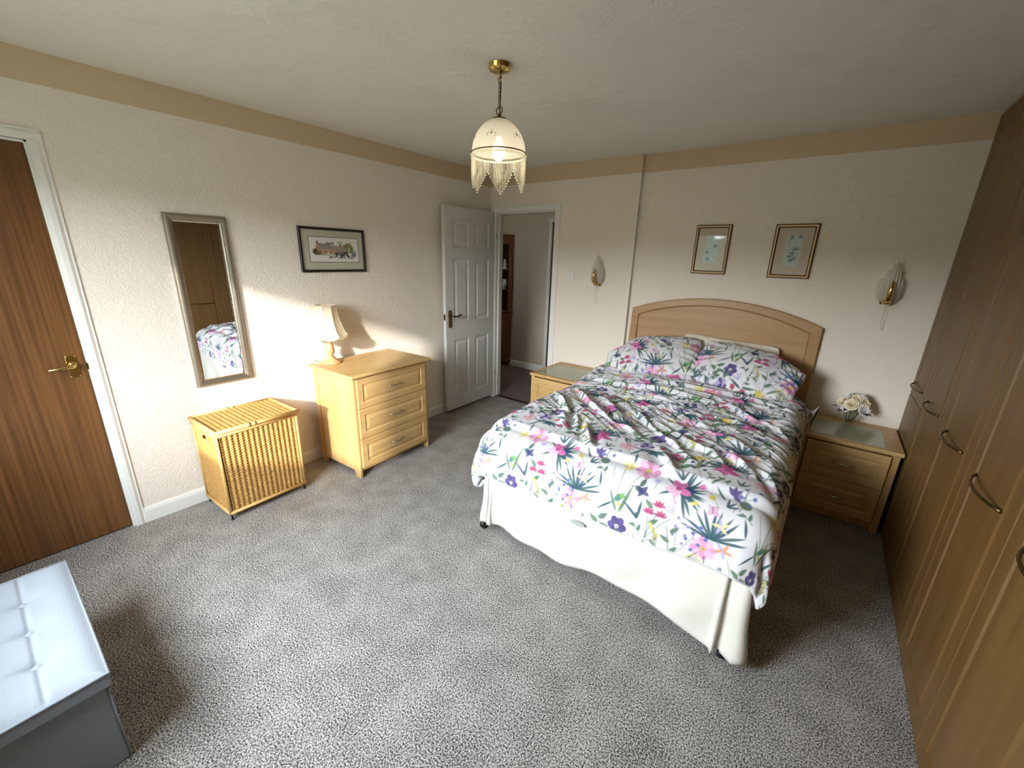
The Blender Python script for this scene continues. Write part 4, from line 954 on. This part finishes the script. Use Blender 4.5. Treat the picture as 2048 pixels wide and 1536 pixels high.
# ------------------------------------------------------------------ cottage picture
py0, py1, pz0, pz1 = -2.066, -1.550, 1.441, 1.751; pw_, ph_ = py1-py0, pz1-pz0
pc = thing('framed_picture', (0.001, (py0+py1)/2, (pz0+pz1)/2), 'black framed cottage watercolour in a sage mount on the left wall', 'picture')
fP = lambda s, t_, d: (d, s-pw_/2, t_-ph_/2)
m = MB(); frame_rect(m, pw_, ph_, [(0, 0), (0, .016), (.002, .018), (.012, .018), (.017, .014), (.018, .004)], fP); m.build('frame', M['blackframe'], pc)
ia, ib, ja, jb = .071, pw_-.058, .072, ph_-.067
m = MB(); m.box(.003, .0055, -pw_/2+.017, pw_/2-.017, -ph_/2+.017, ph_/2-.017); m.build('mount', M['matgrey'], pc)
m = MB(); m.rings(ib-ia+.008, jb-ja+.008, [(0, .0056), (0, .0066), (.0035, .0066), (.0035, .0056)], fP, False, (ia-.004, ja-.004)); m.build('mount_line', plain('mount line', srgb(86, 84, 58), .7), pc)
def cottage(w_, h_):
    cv = Canvas(w_, h_, 900, c3(232, 230, 224)); W1, H1 = w_, h_
    X = lambda a: a*W1; Y = lambda b: b*H1
    def pol(p, c, al=1.0): cv.poly([(X(a), Y(b)) for a, b in p], c, al)
    def blob(n, ax, bx_, ay, by_, cols, r0, r1, seed):
        g = random.Random(seed)
        for _ in range(n): cv.disc(X(g.uniform(ax, bx_)), Y(g.uniform(ay, by_)), g.uniform(r0, r1)*W1, cols[g.randrange(len(cols))], g.uniform(r0, r1)*W1*.8, g.uniform(0, 3), .75)
    gr = [c3(120, 124, 70), c3(150, 148, 88), c3(92, 100, 62)]; dk = [c3(64, 74, 70), c3(84, 92, 86), c3(50, 56, 56)]
    blob(26, .34, .48, .72, .80, [c3(110, 116, 98), c3(134, 132, 112)], .012, .02, 1); blob(14, .57, .66, .72, .84, [c3(170, 166, 164)], .012, .02, 2)
    pol([(.10, .30), (.10, .52), (.155, .76), (.24, .52), (.24, .30)], c3(176, 144, 118)); pol([(.24, .30), (.24, .54), (.44, .54), (.44, .30)], c3(190, 160, 132))
    pol([(.155, .77), (.175, .77), (.37, .74), (.46, .52), (.24, .54)], c3(150, 142, 140)); pol([(.14, .70), (.14, .84), (.155, .88), (.175, .84), (.175, .74)], c3(140, 118, 106))
    pol([(.44, .32), (.44, .52), (.70, .46), (.70, .30)], c3(182, 150, 128)); pol([(.40, .70), (.68, .66), (.70, .45), (.55, .40), (.46, .53)], c3(166, 146, 134)); pol([(.61, .64), (.61, .74), (.645, .74), (.645, .64)], c3(140, 120, 112))
    pol([(.50, .30), (.50, .42), (.535, .49), (.62, .42), (.62, .30)], c3(172, 138, 116))
    for a, b in ((.155, .77), (.37, .74)): pass
    for p in ([(.36, .745), (.375, .745), (.47, .51), (.455, .51)], [(.155, .775), (.165, .775), (.26, .53), (.245, .53)], [(.53, .50), (.54, .50), (.625, .42), (.61, .42)]): pol(p, c3(104, 82, 74))
    for a in (.28, .33, .40): pol([(a, .36), (a, .46), (a+.025, .46), (a+.025, .36)], c3(110, 104, 100)); 
    pol([(.345, .30), (.345, .42), (.37, .42), (.37, .30)], c3(226, 222, 214)); pol([(.59, .30), (.59, .38), (.61, .38), (.61, .30)], c3(226, 222, 214))
    blob(40, .07, .14, .30, .50, [c3(60, 78, 58), c3(84, 98, 66), c3(52, 66, 56)], .012, .022, 3); blob(24, .15, .22, .30, .44, [c3(120, 86, 66), c3(96, 92, 62)], .010, .018, 4)
    blob(90, .68, .88, .40, .72, gr, .012, .026, 5); blob(30, .74, .84, .66, .80, gr, .008, .016, 6); blob(60, .50, .93, .24, .40, dk, .014, .026, 7); blob(20, .88, .95, .34, .50, [c3(150, 158, 150)], .012, .02, 8)
    blob(40, .36, .90, .16, .24, dk, .008, .020, 9); pol([(.10, .285), (.10, .30), (.46, .28), (.46, .262)], c3(92, 80, 68), .8)
    return cv
def print_panel(name, cv, w_, h_, fn, parent, nx=150, ny=100, o=(0, 0)):
    xs_ = np.linspace(0, w_, nx); ys_ = np.linspace(0, h_, ny); XX, YY = np.meshgrid(xs_, ys_, indexing='ij')
    P = np.array([[fn(o[0]+a, o[1]+b, 0) for b in ys_] for a in xs_]); return grid_mesh(name, P, M['art'], parent, cv.sample(XX, YY), False)
print_panel('painting', cottage(ib-ia, jb-ja), ib-ia, jb-ja, lambda s, t_, d: fP(s, t_, .0062), pc, 220, 100, (ia, ja))
MB().box(.0085, .0095, -pw_/2+.016, pw_/2-.016, -ph_/2+.016, ph_/2-.016).build('glass', M['glass'], pc)

# ------------------------------------------------------------------ two botanical prints in gilt frames
def botanical(w_, h_, seed):
    g = random.Random(seed); cv = Canvas(w_, h_, 1200, c3(196, 216, 220) if seed == 1 else c3(200, 212, 208))
    dk = [c3(104, 126, 138), c3(126, 142, 150), c3(150, 166, 168)]; lt = [c3(216, 222, 222), c3(204, 214, 214)]
    for k in range(26): cv.disc(g.uniform(0, w_), g.uniform(0, h_), g.uniform(.004, .012), lt[k % 2] if k % 3 else c3(164, 188, 194), g.uniform(.004, .014), g.uniform(0, 3), .35)
    spots = [(.25, .38), (.55, .28), (.35, .12), (.7, .75), (.8, .6), (.75, .92)] if seed == 1 else [(.5, .40), (.35, .30), (.65, .24), (.45, .18), (.3, .93), (.8, .95), (.6, .55)]
    for i, (a, b) in enumerate(spots):
        for k in range(7): cv.leaf(a*w_, b*h_, 2*PI*k/7+g.random(), g.uniform(.014, .026), .008, dk[k % 3] if (i+seed) % 2 or seed == 2 else lt[k % 2], .1, .8)
        cv.line(a*w_, b*h_, -PI/2+g.uniform(-.6, .6), .05, .0018, dk[0], .3, .6)
    return cv
def gilt_picture(x0, x1, z0, z1, seed, label):
    w_, h_ = x1-x0, z1-z0; e = thing('framed_print', ((x0+x1)/2, YR-.001, (z0+z1)/2), label, 'picture', group='gilt framed prints above the headboard')
    fn = lambda s, t_, d: (s-w_/2, -d, t_-h_/2)
    m = MB(); frame_rect(m, w_, h_, [(0, 0), (0, .009), (.004, .013), (.0065, .013)], fn); fr = m.build('frame', M['bronze'], e)
    m = MB(); frame_rect(m, w_-.013, h_-.013, [(0, .012), (.002, .017), (.006, .019), (.010, .017), (.011, .013)], lambda s, t_, d: fn(s+.0065, t_+.0065, d)); lab(m.build('gilt_bead', M['gold'], fr), 'bright gilt moulding')
    m = MB(); frame_rect(m, w_-.035, h_-.035, [(0, .013), (.003, .011), (.007, .008), (.0075, .004)], lambda s, t_, d: fn(s+.0175, t_+.0175, d)); m.build('inner_slip', M['bronze'], fr)
    m = MB(); m.box(-w_/2+.02, w_/2-.02, -.006, -.003, -h_/2+.02, h_/2-.02); m.build('mount', M['matpink'], e)
    pw2, ph2 = w_*.385, h_*.56
    print_panel('botanical_print', botanical(pw2, ph2, seed), pw2, ph2, lambda s, t_, d: (s-pw2/2, -.0064, t_-ph2/2+.006), e, 90, 180)
    MB().box(-w_/2+.019, w_/2-.019, -.0092, -.0085, -h_/2+.019, h_/2-.019).build('glass', M['glass'], e)
gilt_picture(2.082, 2.334, 1.497, 1.858, 1, 'gilt framed blue botanical print, the one nearer the doorway')
gilt_picture(2.614, 2.870, 1.490, 1.853, 2, 'gilt framed blue botanical print, the one nearer the wardrobes')

# ------------------------------------------------------------------ light switch
sw = thing('light_switch', (1.004, -.0005, 1.427), 'white double light switch beside the open doorway', 'light switch')
m = MB(); m.box(-.044, .044, -.009, 0, -.044, .044); m.build('plate', M['plastic'], sw, bevel=.003)
for x in (-.012, .012):
    m = MB(); m.box(x-.006, x+.006, -.0125, -.009, -.012, .012); m.build('rocker', M['plastic'], sw, bevel=.002)
for x in (-.030, .030):
    m = MB(); m.ball((x, -.009, 0), .0035, 10, 6); m.build('screw', M['chrome'], sw, smooth=True)

# ------------------------------------------------------------------ shell wall lights
def sconce(x, y, label):
    e = thing('wall_light', (x, y, 1.36), label, 'wall light', group='shell wall lights either side of the bed')
    m = MB(); m.ball((0, -.045, .012), .026, 18, 12, (1, 1, .8)); m.lathe([(0, -.022), (.008, -.018), (.010, -.012), (0, -.008)], (0, -.045, .012), 14); m.tube([(0, 0, .02), (0, -.045, .012)], .012, 10)
    m.box(-.03, .03, -.012, 0, -.005, .09)
    lab(m.build('bracket', M['brass'], e, smooth=True), 'polished brass ball bracket')
    # shell-shaped frosted glass with fluted ribs
    nu, nv = 85, 26; P = np.zeros((nu, nv, 3))
    for i in range(nu):
        a = -1+2*i/(nu-1)
        for j in range(nv):
            t_ = j/(nv-1); q = min(6.999, (a+1)*3.5); L7 = int(q); top = .280*(.56, .75, .90, 1.0, .90, .75, .56)[L7]-.012*(2*(q-L7)-1)**2
            z = .012+t_*(top-.012)
            wz = .064*float(np.interp(z/.28, [0, .06, .16, .32, .5, .7, .85, 1], [.42, .72, .95, 1.0, .93, .78, .62, .44]))
            xx = a*wz; rib = .005*abs(math.cos((q-L7-.5)*PI))
            P[i, j] = (xx, -.018-.062*math.sqrt(max(0, 1-a*a*.92))*(1-.38*t_)*min(1, .45+t_*1.6)-rib, z)
    s_ = grid_mesh('shell_shade', P, M['shell'], e); md = s_.modifiers.new('s', 'SOLIDIFY'); md.thickness = .003
    lab(s_, 'fluted frosted glass shell')
    m = MB(); pts = []; ws = []
    for k in range(14):
        t_ = k/13; pts.append((0, -.075-.045*math.sin(PI*(.10+.70*t_)), .010+.135*t_)); ws.append(.016*(1-.6*t_**2.2))
    vs = []; fs = []
    for (px, py, pz), w_ in zip(pts, ws):
        for q in range(5): a = -1+q/2; vs.append((px+a*w_, py+.008*a*a, pz))
    for k in range(13):
        for q in range(4): fs.append((k*5+q, k*5+q+1, k*5+q+6, k*5+q+5))
    m.add(vs, fs); o = m.build('leaf_arm', M['brass'], e, smooth=True); md = o.modifiers.new('s', 'SOLIDIFY'); md.thickness = .003
    lab(o, 'polished brass leaf')
    m = MB(); m.tube([(0, -.045, -.01), (.003, -.044, -.06), (.002, -.04, -.11), (.006, -.038, -.152)], .0016, 6); cord = m.build('pull_cord', M['cord'], e, smooth=True)
    m = MB(); m.lathe([(0, -.008), (.004, -.006), (.0035, .004), (.0015, .008), (0, .009)], (.006, -.038, -.156), 10); m.build('cord_pull', M['plastic'], cord, smooth=True)
sconce(1.300, -.001, 'brass and frosted shell wall light beside the light switch')
sconce(3.306, YR-.001, 'brass and frosted shell wall light above the flower vase')

# ------------------------------------------------------------------ pendant light
PX, PY = 1.642, -1.888
pd = thing('pendant_light', (PX, PY, H), 'lit ceiling pendant with frosted glass dome and glass bead fringe', 'pendant light')
m = MB(); m.lathe([(0, -.030), (.012, -.029), (.046, -.023), (.0505, -.018), (.0505, -.002), (.052, 0), (0, 0)], n=40); m.tube([(0, 0, -.03), (0, 0, -.048)], .006, 10); m.ball((.028, 0, -.029), .004, 8, 6); m.ball((-.028, 0, -.029), .004, 8, 6)
m.tube([(.012*math.cos(a), 0, -.052+.010*math.sin(a)) for a in np.linspace(0, 2*PI, 14, endpoint=False)], .0022, 6, True)
rose_ = lab(m.build('ceiling_rose', M['brass'], pd, smooth=True), 'brass ceiling rose')
for k in range(7):
    zc = -.064-.0165*k; m = MB(); a0 = PI/2*(k % 2)
    m.tube([((.0055*math.cos(a))*math.cos(a0), (.0055*math.cos(a))*math.sin(a0), zc+.0125*math.sin(a)) for a in np.linspace(0, 2*PI, 16, endpoint=False)], .0016, 6, True)
    m.build('chain_link', M['antique'], pd, smooth=True)
m = MB(); m.tube([(.004, 0, -.03), (.006, .002, -.09), (.004, 0, -.15), (.003, 0, -.195)], .0028, 8); lab(m.build('flex', plain('brown flex', srgb(70, 50, 36), .5), pd, smooth=True), 'brown twisted flex')
m = MB(); m.tube([(.017*math.cos(a)*(1+.25*math.sin(a)), 0, -.180+.016*math.sin(a)) for a in np.linspace(0, 2*PI, 20, endpoint=False)], .0026, 8, True)
m.lathe([(0, -.192), (.008, -.192), (.009, -.198), (.012, -.204), (.030, -.209), (.031, -.213), (0, -.213)], n=24); lab(m.build('gallery', M['antique'], pd, smooth=True), 'antique brass loop and cap')
dome_prof = [(.012, -.212), (.030, -.214), (.052, -.223), (.074, -.238), (.093, -.258), (.107, -.280), (.117, -.302), (.123, -.324), (.1255, -.345), (.126, -.353)]
m = MB(); m.lathe(dome_prof, n=56); dome = m.build('glass_dome', M['frost'], pd, smooth=True); md = dome.modifiers.new('s', 'SOLIDIFY'); md.thickness = .003; lab(dome, 'frosted glass dome')
def dome_r(z): return float(np.interp(-z, [-q[1] for q in dome_prof], [q[0] for q in dome_prof]))
M['etch'] = plain('etched scroll', srgb(186, 180, 160), .6)
for k in range(6):
    m = MB(); ac = -PI/2-.65+2*PI*k/6
    for sgn in (-1, 1):
        pts = []
        for t_ in np.linspace(0, 1, 22):
            th_ = t_*4.4; rr = .013*(1-.62*t_); ox, oz = sgn*(.013-rr*math.cos(th_)), .003-.0+rr*math.sin(th_)
            z = -.306+oz; r = dome_r(z)+.0022; a = ac+ox/r; pts.append((r*math.cos(a), r*math.sin(a), z))
        m.tube(pts, .0011, 5)
    z = -.302; r = dome_r(z)+.0022; m.tube([((dome_r(-.302+q)+.0022)*math.cos(ac), (dome_r(-.302+q)+.0022)*math.sin(ac), -.302+q) for q in (.004, .012, .022)], [.0022, .002, .0006], 5)
    lab(m.build('etched_scroll', M['etch'], dome, smooth=True), 'etched scroll motif')
m = MB(); m.tube([(.127*math.cos(a), .127*math.sin(a), -.354) for a in np.linspace(0, 2*PI, 48, endpoint=False)], .0028, 8, True); lab(m.build('dome_rim', M['antique'], pd, smooth=True), 'brass rim')
m = MB(); m.tube([(.1275*math.cos(a), .1275*math.sin(a), -.366) for a in np.linspace(0, 2*PI, 48, endpoint=False)], .005, 8, True); m.build('fringe_band', M['bead'], pd, smooth=True)
m = MB(); nb = 100
for k in range(nb):
    a = 2*PI*k/nb-PI/2-.64+.19+PI/6; q = abs(((k/nb*6) % 1.0)-.5)*2                # six points
    ze = -.410-.105*(1-q)**.9; x, y = .1275*math.cos(a), .1275*math.sin(a); zz = -.371
    m.tube([(x, y, zz), (x, y, ze)], .00135, 5); m.ball((x, y, ze), .0032, 6, 4)
fr_ = m.build('bead_fringe', M['bead'], pd, smooth=True); fr_['kind'] = 'stuff'; lab(fr_, 'clear glass bead fringe in points')
m = MB(); m.lathe([(0, -.225), (.012, -.225), (.013, -.285), (0, -.285)], n=16); m.build('lamp_holder', M['plastic'], pd, smooth=True)
m = MB(); m.lathe([(0, -.285), (.012, -.285), (.016, -.300), (.026, -.320), (.031, -.345), (.028, -.366), (.018, -.380), (0, -.386)], n=24); bl_ = lab(m.build('bulb', M['bulb'], pd, smooth=True), 'glowing light bulb')
lo = light('pendant_bulb_light', 'POINT', (0, 0, -.395), energy=0.9, color=(1.0, .86, .64), shadow_soft_size=.03); lo.parent = pd

# ------------------------------------------------------------------ bedside cabinets
def bedside(name_loc, w_, d_, h_, label, nd=2, mirror=1):
    e = thing('bedside_cabinet', name_loc, label, 'bedside cabinet', group='matching bedside cabinets')
    fn = lambda s, t_, d: (s, -d_-d+.012, t_)                         # front towards -y; origin at back centre
    m = MB(); m.box(-w_/2, w_/2, -d_, 0, h_-.026, h_); top = m.build('top', M['beechx'], e, bevel=.007, seg=3)
    m = MB(); m.box(-w_/2+.055, w_/2-.085, -d_+.045, -.13, h_-.001, h_+.0025); lab(m.build('inset', M['inset'], top, bevel=.001), 'pale green stone inset')
    for s_ in (-1, 1):
        x0, x1 = sorted((s_*(w_/2-.014), s_*(w_/2-.05))); m = MB(); m.box(x0, x1, -d_+.012, 0, 0, h_-.026); m.build('side_panel', M['beech'], e, bevel=.002)
    m = MB(); m.box(-w_/2+.05, w_/2-.05, -.012, 0, .06, h_-.026); m.box(-w_/2+.05, w_/2-.05, -d_+.05, 0, .05, .066); m.box(-w_/2+.05, w_/2-.05, -d_+.04, -d_+.052, 0.005, .06); m.build('carcass', M['beech'], e)
    z0 = .075; dh = (h_-.030-z0)/nd
    for i in range(nd):
        m = MB(); drawer_front(m, w_-.106, dh-.004, fn, (-w_/2+.053, z0+i*dh), .02); m.box(-w_/2+.06, w_/2-.06, -d_+.013, -.03, z0+i*dh+.006, z0+(i+1)*dh-.02); dr = m.build('drawer', M['beechx'], e)
        h = MB(); bow(h, lambda s, t_, d: fn(s, t_, d+.0195), (0, z0+i*dh+dh/2), .105, .026); lab(h.build('handle', M['chrome'], dr, smooth=True), 'satin metal bow handle')
    return e
bedside((3.2865, YR-.002, 0), .517, .50, .552, 'beech bedside cabinet under the flower vase, beside the wardrobes')
bedside((1.255, -.018, 0), .58, .55, .580, 'beech bedside cabinet between the doorway and the bed')

# ------------------------------------------------------------------ vase of roses
VX, VY, VZ = 3.282, -.052, .5525
vs_ = thing('glass_vase', (VX, VY, VZ), 'small clear glass vase on the bedside cabinet by the wardrobes', 'vase')
m = MB(); m.lathe([(0, .003), (.026, .003), (.030, .010), (.033, .03), (.036, .06), (.039, .102), (.040, .105), (.042, .105), (.041, .10), (.038, .06), (.035, .03), (.032, .006), (.028, 0), (0, 0)], n=28, wob=lambda a, j: 1+.025*math.cos(8*a)); m.build('glass_body', M['vase'], vs_, smooth=True)
def rose(px, py, pz, r, tilt, az, mat, label, wl=True):
    px, py, r = px*1.2, py*1.15, r*1.16
    e = thing('rose', (VX+px, VY+py, VZ+pz), label, 'flower', group='roses in the glass vase')
    R = Matrix.Rotation(az, 3, 'Z') @ Matrix.Rotation(tilt, 3, 'Y'); g = random.Random(int((px+py+pz)*1e4))
    m = MB()
    for ring, (n, rr, hgt, open_) in enumerate(((3, .28, .55, .1), (4, .52, .62, .45), (5, .78, .60, .95), (6, 1.0, .46, 1.6))):
        for k in range(n):
            a0 = 2*PI*k/n+ring*.7+g.uniform(-.15, .15); span = 2*PI/n*.72; vs = []; fs = []
            for i in range(7):
                a = a0+(i/6-.5)*2*span*.9
                for j in range(6):
                    t_ = j/5; edge = 1-.32*abs(i/6-.5)**2*4*t_
                    rad = r*(rr*(.45+.55*math.sin(min(1, t_*1.2)*PI/2))+.16*open_*t_**3); z = r*(-.25+hgt*1.5*t_*edge-.30*open_*max(0, t_-.6)**1.4*2)
                    v = R @ Vector((rad*math.cos(a), rad*math.sin(a), z)); vs.append(v)
            for i in range(6):
                for j in range(5): fs.append((i*6+j, i*6+6+j, i*6+7+j, i*6+j+1))
            m.add(vs, fs)
    b_ = m.build('bloom', mat, e, smooth=True); md = b_.modifiers.new('s', 'SOLIDIFY'); md.thickness = .0012
    base = R @ Vector((0, 0, -.2*r)); end = Vector((-px*.78, -py*.78, -pz+.012))
    m = MB(); mid = Vector((-px*.35, -py*.35, -pz+.088)); m.tube([base, (base+mid)/2+Vector((0, 0, .008)), mid, end], .0022, 6); m.build('stem', M['stem'], e, smooth=True)
    if wl:
        for k in range(2):
            a = g.uniform(0, 2*PI); L_ = .046; vs = []; fs = []; c0 = (base+mid)/2; dv = Vector((math.cos(a), math.sin(a), .1))*L_ + Vector((px, py, 0))*.35; sv = dv.cross(Vector((0, 0, 1))).normalized()
            for i in range(7):
                t_ = i/6; w_ = .017*math.sin(PI*t_**.8); c1 = c0+dv*t_+Vector((0, 0, -.012*t_*t_))
                vs += [c1-sv*w_, c1+Vector((0, 0, -.002)), c1+sv*w_]
            for i in range(6): fs += [(i*3, i*3+1, i*3+4, i*3+3), (i*3+1, i*3+2, i*3+5, i*3+4)]
            m = MB(); m.add(vs, fs); m.build('leaf', M['leaf'], e, smooth=True)
rose(-.008, -.055, 0.147, .029, math.radians(62), -PI/2-.2, M['petal'], 'large cream rose at the front centre of the bunch')
rose(-.050, -.030, 0.151, .026, math.radians(58), -PI/2-1.0, M['petal'], 'cream rose on the left, tucked behind the large front one')
rose(.010, -.022, 0.185, .022, math.radians(45), -PI/2, M['petal'], 'small open cream rose at the top centre of the bunch')
rose(.048, -.030, 0.161, .026, math.radians(55), -PI/2+.7, M['petal'], 'cream rose on the upper right of the bunch')
rose(.052, -.045, 0.123, .028, math.radians(75), -PI/2+.6, M['petalw'], 'white rose drooping at the lower right of the bunch')
rose(-.032, -.005, 0.185, .025, math.radians(35), PI+.2, M['petalw'], 'white rose at the upper left of the bunch')
rose(.036, -.002, 0.195, .023, math.radians(25), .2, M['petalw'], 'white rose at the very top, nearest the wall')
rose(-.030, -.050, 0.115, .020, math.radians(75), -PI/2-.5, M['petalw'], 'small white rose resting on the vase rim')

# ------------------------------------------------------------------ fitted wardrobes
seams = [YR-.002, -.400, -.905, -1.430, -1.920, -2.425, -2.930, -3.435, -3.940]
fW = lambda s, t_, d: (XW-d, s, t_)
names = ['bridging cupboard over the bedside cabinet', 'wardrobe door beside the bridging cupboard', 'wardrobe door level with the middle of the bed', 'wardrobe door level with the foot of the bed', 'wardrobe door just past the foot of the bed', 'wardrobe door at the near right edge', 'wardrobe beside the viewpoint', 'wardrobe behind the viewpoint']
wl_ = ['beech fitted cupboard in the far corner above the bedside cabinet', 'beech fitted wardrobe second from the far wall', 'beech fitted wardrobe third from the far wall, beside the bed', 'beech fitted wardrobe level with the foot of the bed', 'tall beech fitted wardrobe at the right edge of the photo', 'beech fitted wardrobe close beside the viewpoint', 'beech fitted wardrobe next to the window corner', 'narrow end of the fitted wardrobes by the window wall']
for i in range(8):
    y1, y0 = seams[i], seams[i+1]
    e = thing('wardrobe', (0, 0, 0), wl_[i], 'wardrobe', group='fitted beech wardrobes along the right wall')
    m = MB(); m.box(XW+.001, XE-.002, y0+.0005, y1-.0005, .0, H-.004); m.build('carcass', M['wardrobe'], e)
    parts = [(.812, H-.02, True), (.575, .806, False), (.012, .569, False)] if i == 0 else [(.014, H-.02, True)]
    for z0, z1, hd in parts:
        m = MB(); w_, h_ = y1-y0-.004, z1-z0; th = .018
        if h_ > .5: m.rings(w_, h_, [(0, 0), (0, th-.003), (.003, th), (.076, th), (.080, th-.006), (.085, th-.0065), (.091, th-.004), (.100, th-.0005)], fW, True, (y0+.002, z0))
        else: m.rings(w_, h_, [(0, 0), (0, th-.003), (.003, th)], fW, True, (y0+.002, z0))
        dr = m.build('door' if hd else 'lower_panel', M['wardrobe'], e)
        if hd:
            h = MB(); bow(h, lambda s, t_, d: fW(s, t_, d+.0175), ((y0+y1)/2, .893), .29, .034, .0046); lab(h.build('handle', M['antique'], dr, smooth=True), 'dull metal bow handle')

# ------------------------------------------------------------------ hall: corner display cabinet with ornaments
hc = thing('display_cabinet', (-1.105, 1.285, 0), 'dark pine corner display cabinet in the hall, seen through the doorway', 'cabinet', PI/4)
W2, DF2 = .31, -.31
tri = [(-W2, DF2), (W2, DF2), (0, -.004)]
def slab(m, z0, z1, k=0.0):
    m.prism([(-W2-k, DF2-k), (W2+k, DF2-k), (0, -.004)], lambda s, t_, d: (s, t_, d), z0, z1)
m = MB()
for z0, z1, k in ((.05, .07, 0), (.80, .83, .008), (1.845, 1.88, .012)): slab(m, z0, z1, k)
for sx in (-1, 1):
    m.prism([(sx*W2, DF2), (sx*(W2-.02), DF2), (0, -.024), (0, -.004)], lambda s, t_, d: (s, t_, d), 0.05, 1.86)
m.box(-W2+.02, W2-.02, DF2+.03, DF2+.045, 0, .06); m.build('carcass', M['pine'], hc)
m = MB()
for sx in (-1, 1): m.prism([(sx*(W2-.045), DF2+.012), (sx*(W2-.05), DF2+.012), (0, -.034), (0, -.028)], lambda s, t_, d: (s, t_, d), .832, 1.843)
lab(m.build('back_panel', M['shadewood'], hc), 'added liner inside the cabinet, coloured dark in place of shade')
m = MB(); m.box(-W2, -W2+.06, DF2-.012, DF2+.008, .83, 1.845); m.box(W2-.06, W2, DF2-.012, DF2+.008, .83, 1.845); m.box(-W2, W2, DF2-.012, DF2+.008, 1.755, 1.845); m.build('face_frame', M['pine'], hc, bevel=.004)
for z in (1.12, 1.40):
    m = MB(); m.prism([(-W2+.04, DF2+.02), (W2-.04, DF2+.02), (0, -.035)], lambda s, t_, d: (s, t_, d), z, z+.014); m.build('shelf', M['pine'], hc)
fh = lambda s, t_, d: (s, DF2-.004-d, t_)
for s0, s1 in ((-W2+.005, -.003), (.003, W2-.005)):
    m = MB(); m.rings(s1-s0, .71, [(0, 0), (0, .015), (.05, .018), (.055, .010), (.07, .010), (.09, .016)], fh, True, (s0, .078)); m.build('door', M['pine'], hc)
def ornament(name, loc, prof, label, cat):
    m = MB(); m.lathe(prof, n=20); o = m.build(name, M['china'], None, smooth=True); o.location = loc; return tag(o, label, cat)
ornament('china_vase', (-.772, 1.238, 1.134), [(0, 0), (.024, 0), (.028, .008), (.024, .018), (.040, .06), (.041, .085), (.034, .110), (.024, .122), (.030, .140), (.028, .140), (.020, .122), (0, .10)], 'white and blue china vase on the middle shelf of the hall cabinet', 'vase')
ornament('china_figurine', (-.772, 1.238, 1.414), [(0, 0), (.035, 0), (.036, .012), (.022, .03), (.028, .07), (.016, .095), (.020, .115), (.012, .135), (0, .14)], 'small china ornament on the upper shelf of the hall cabinet', 'ornament')
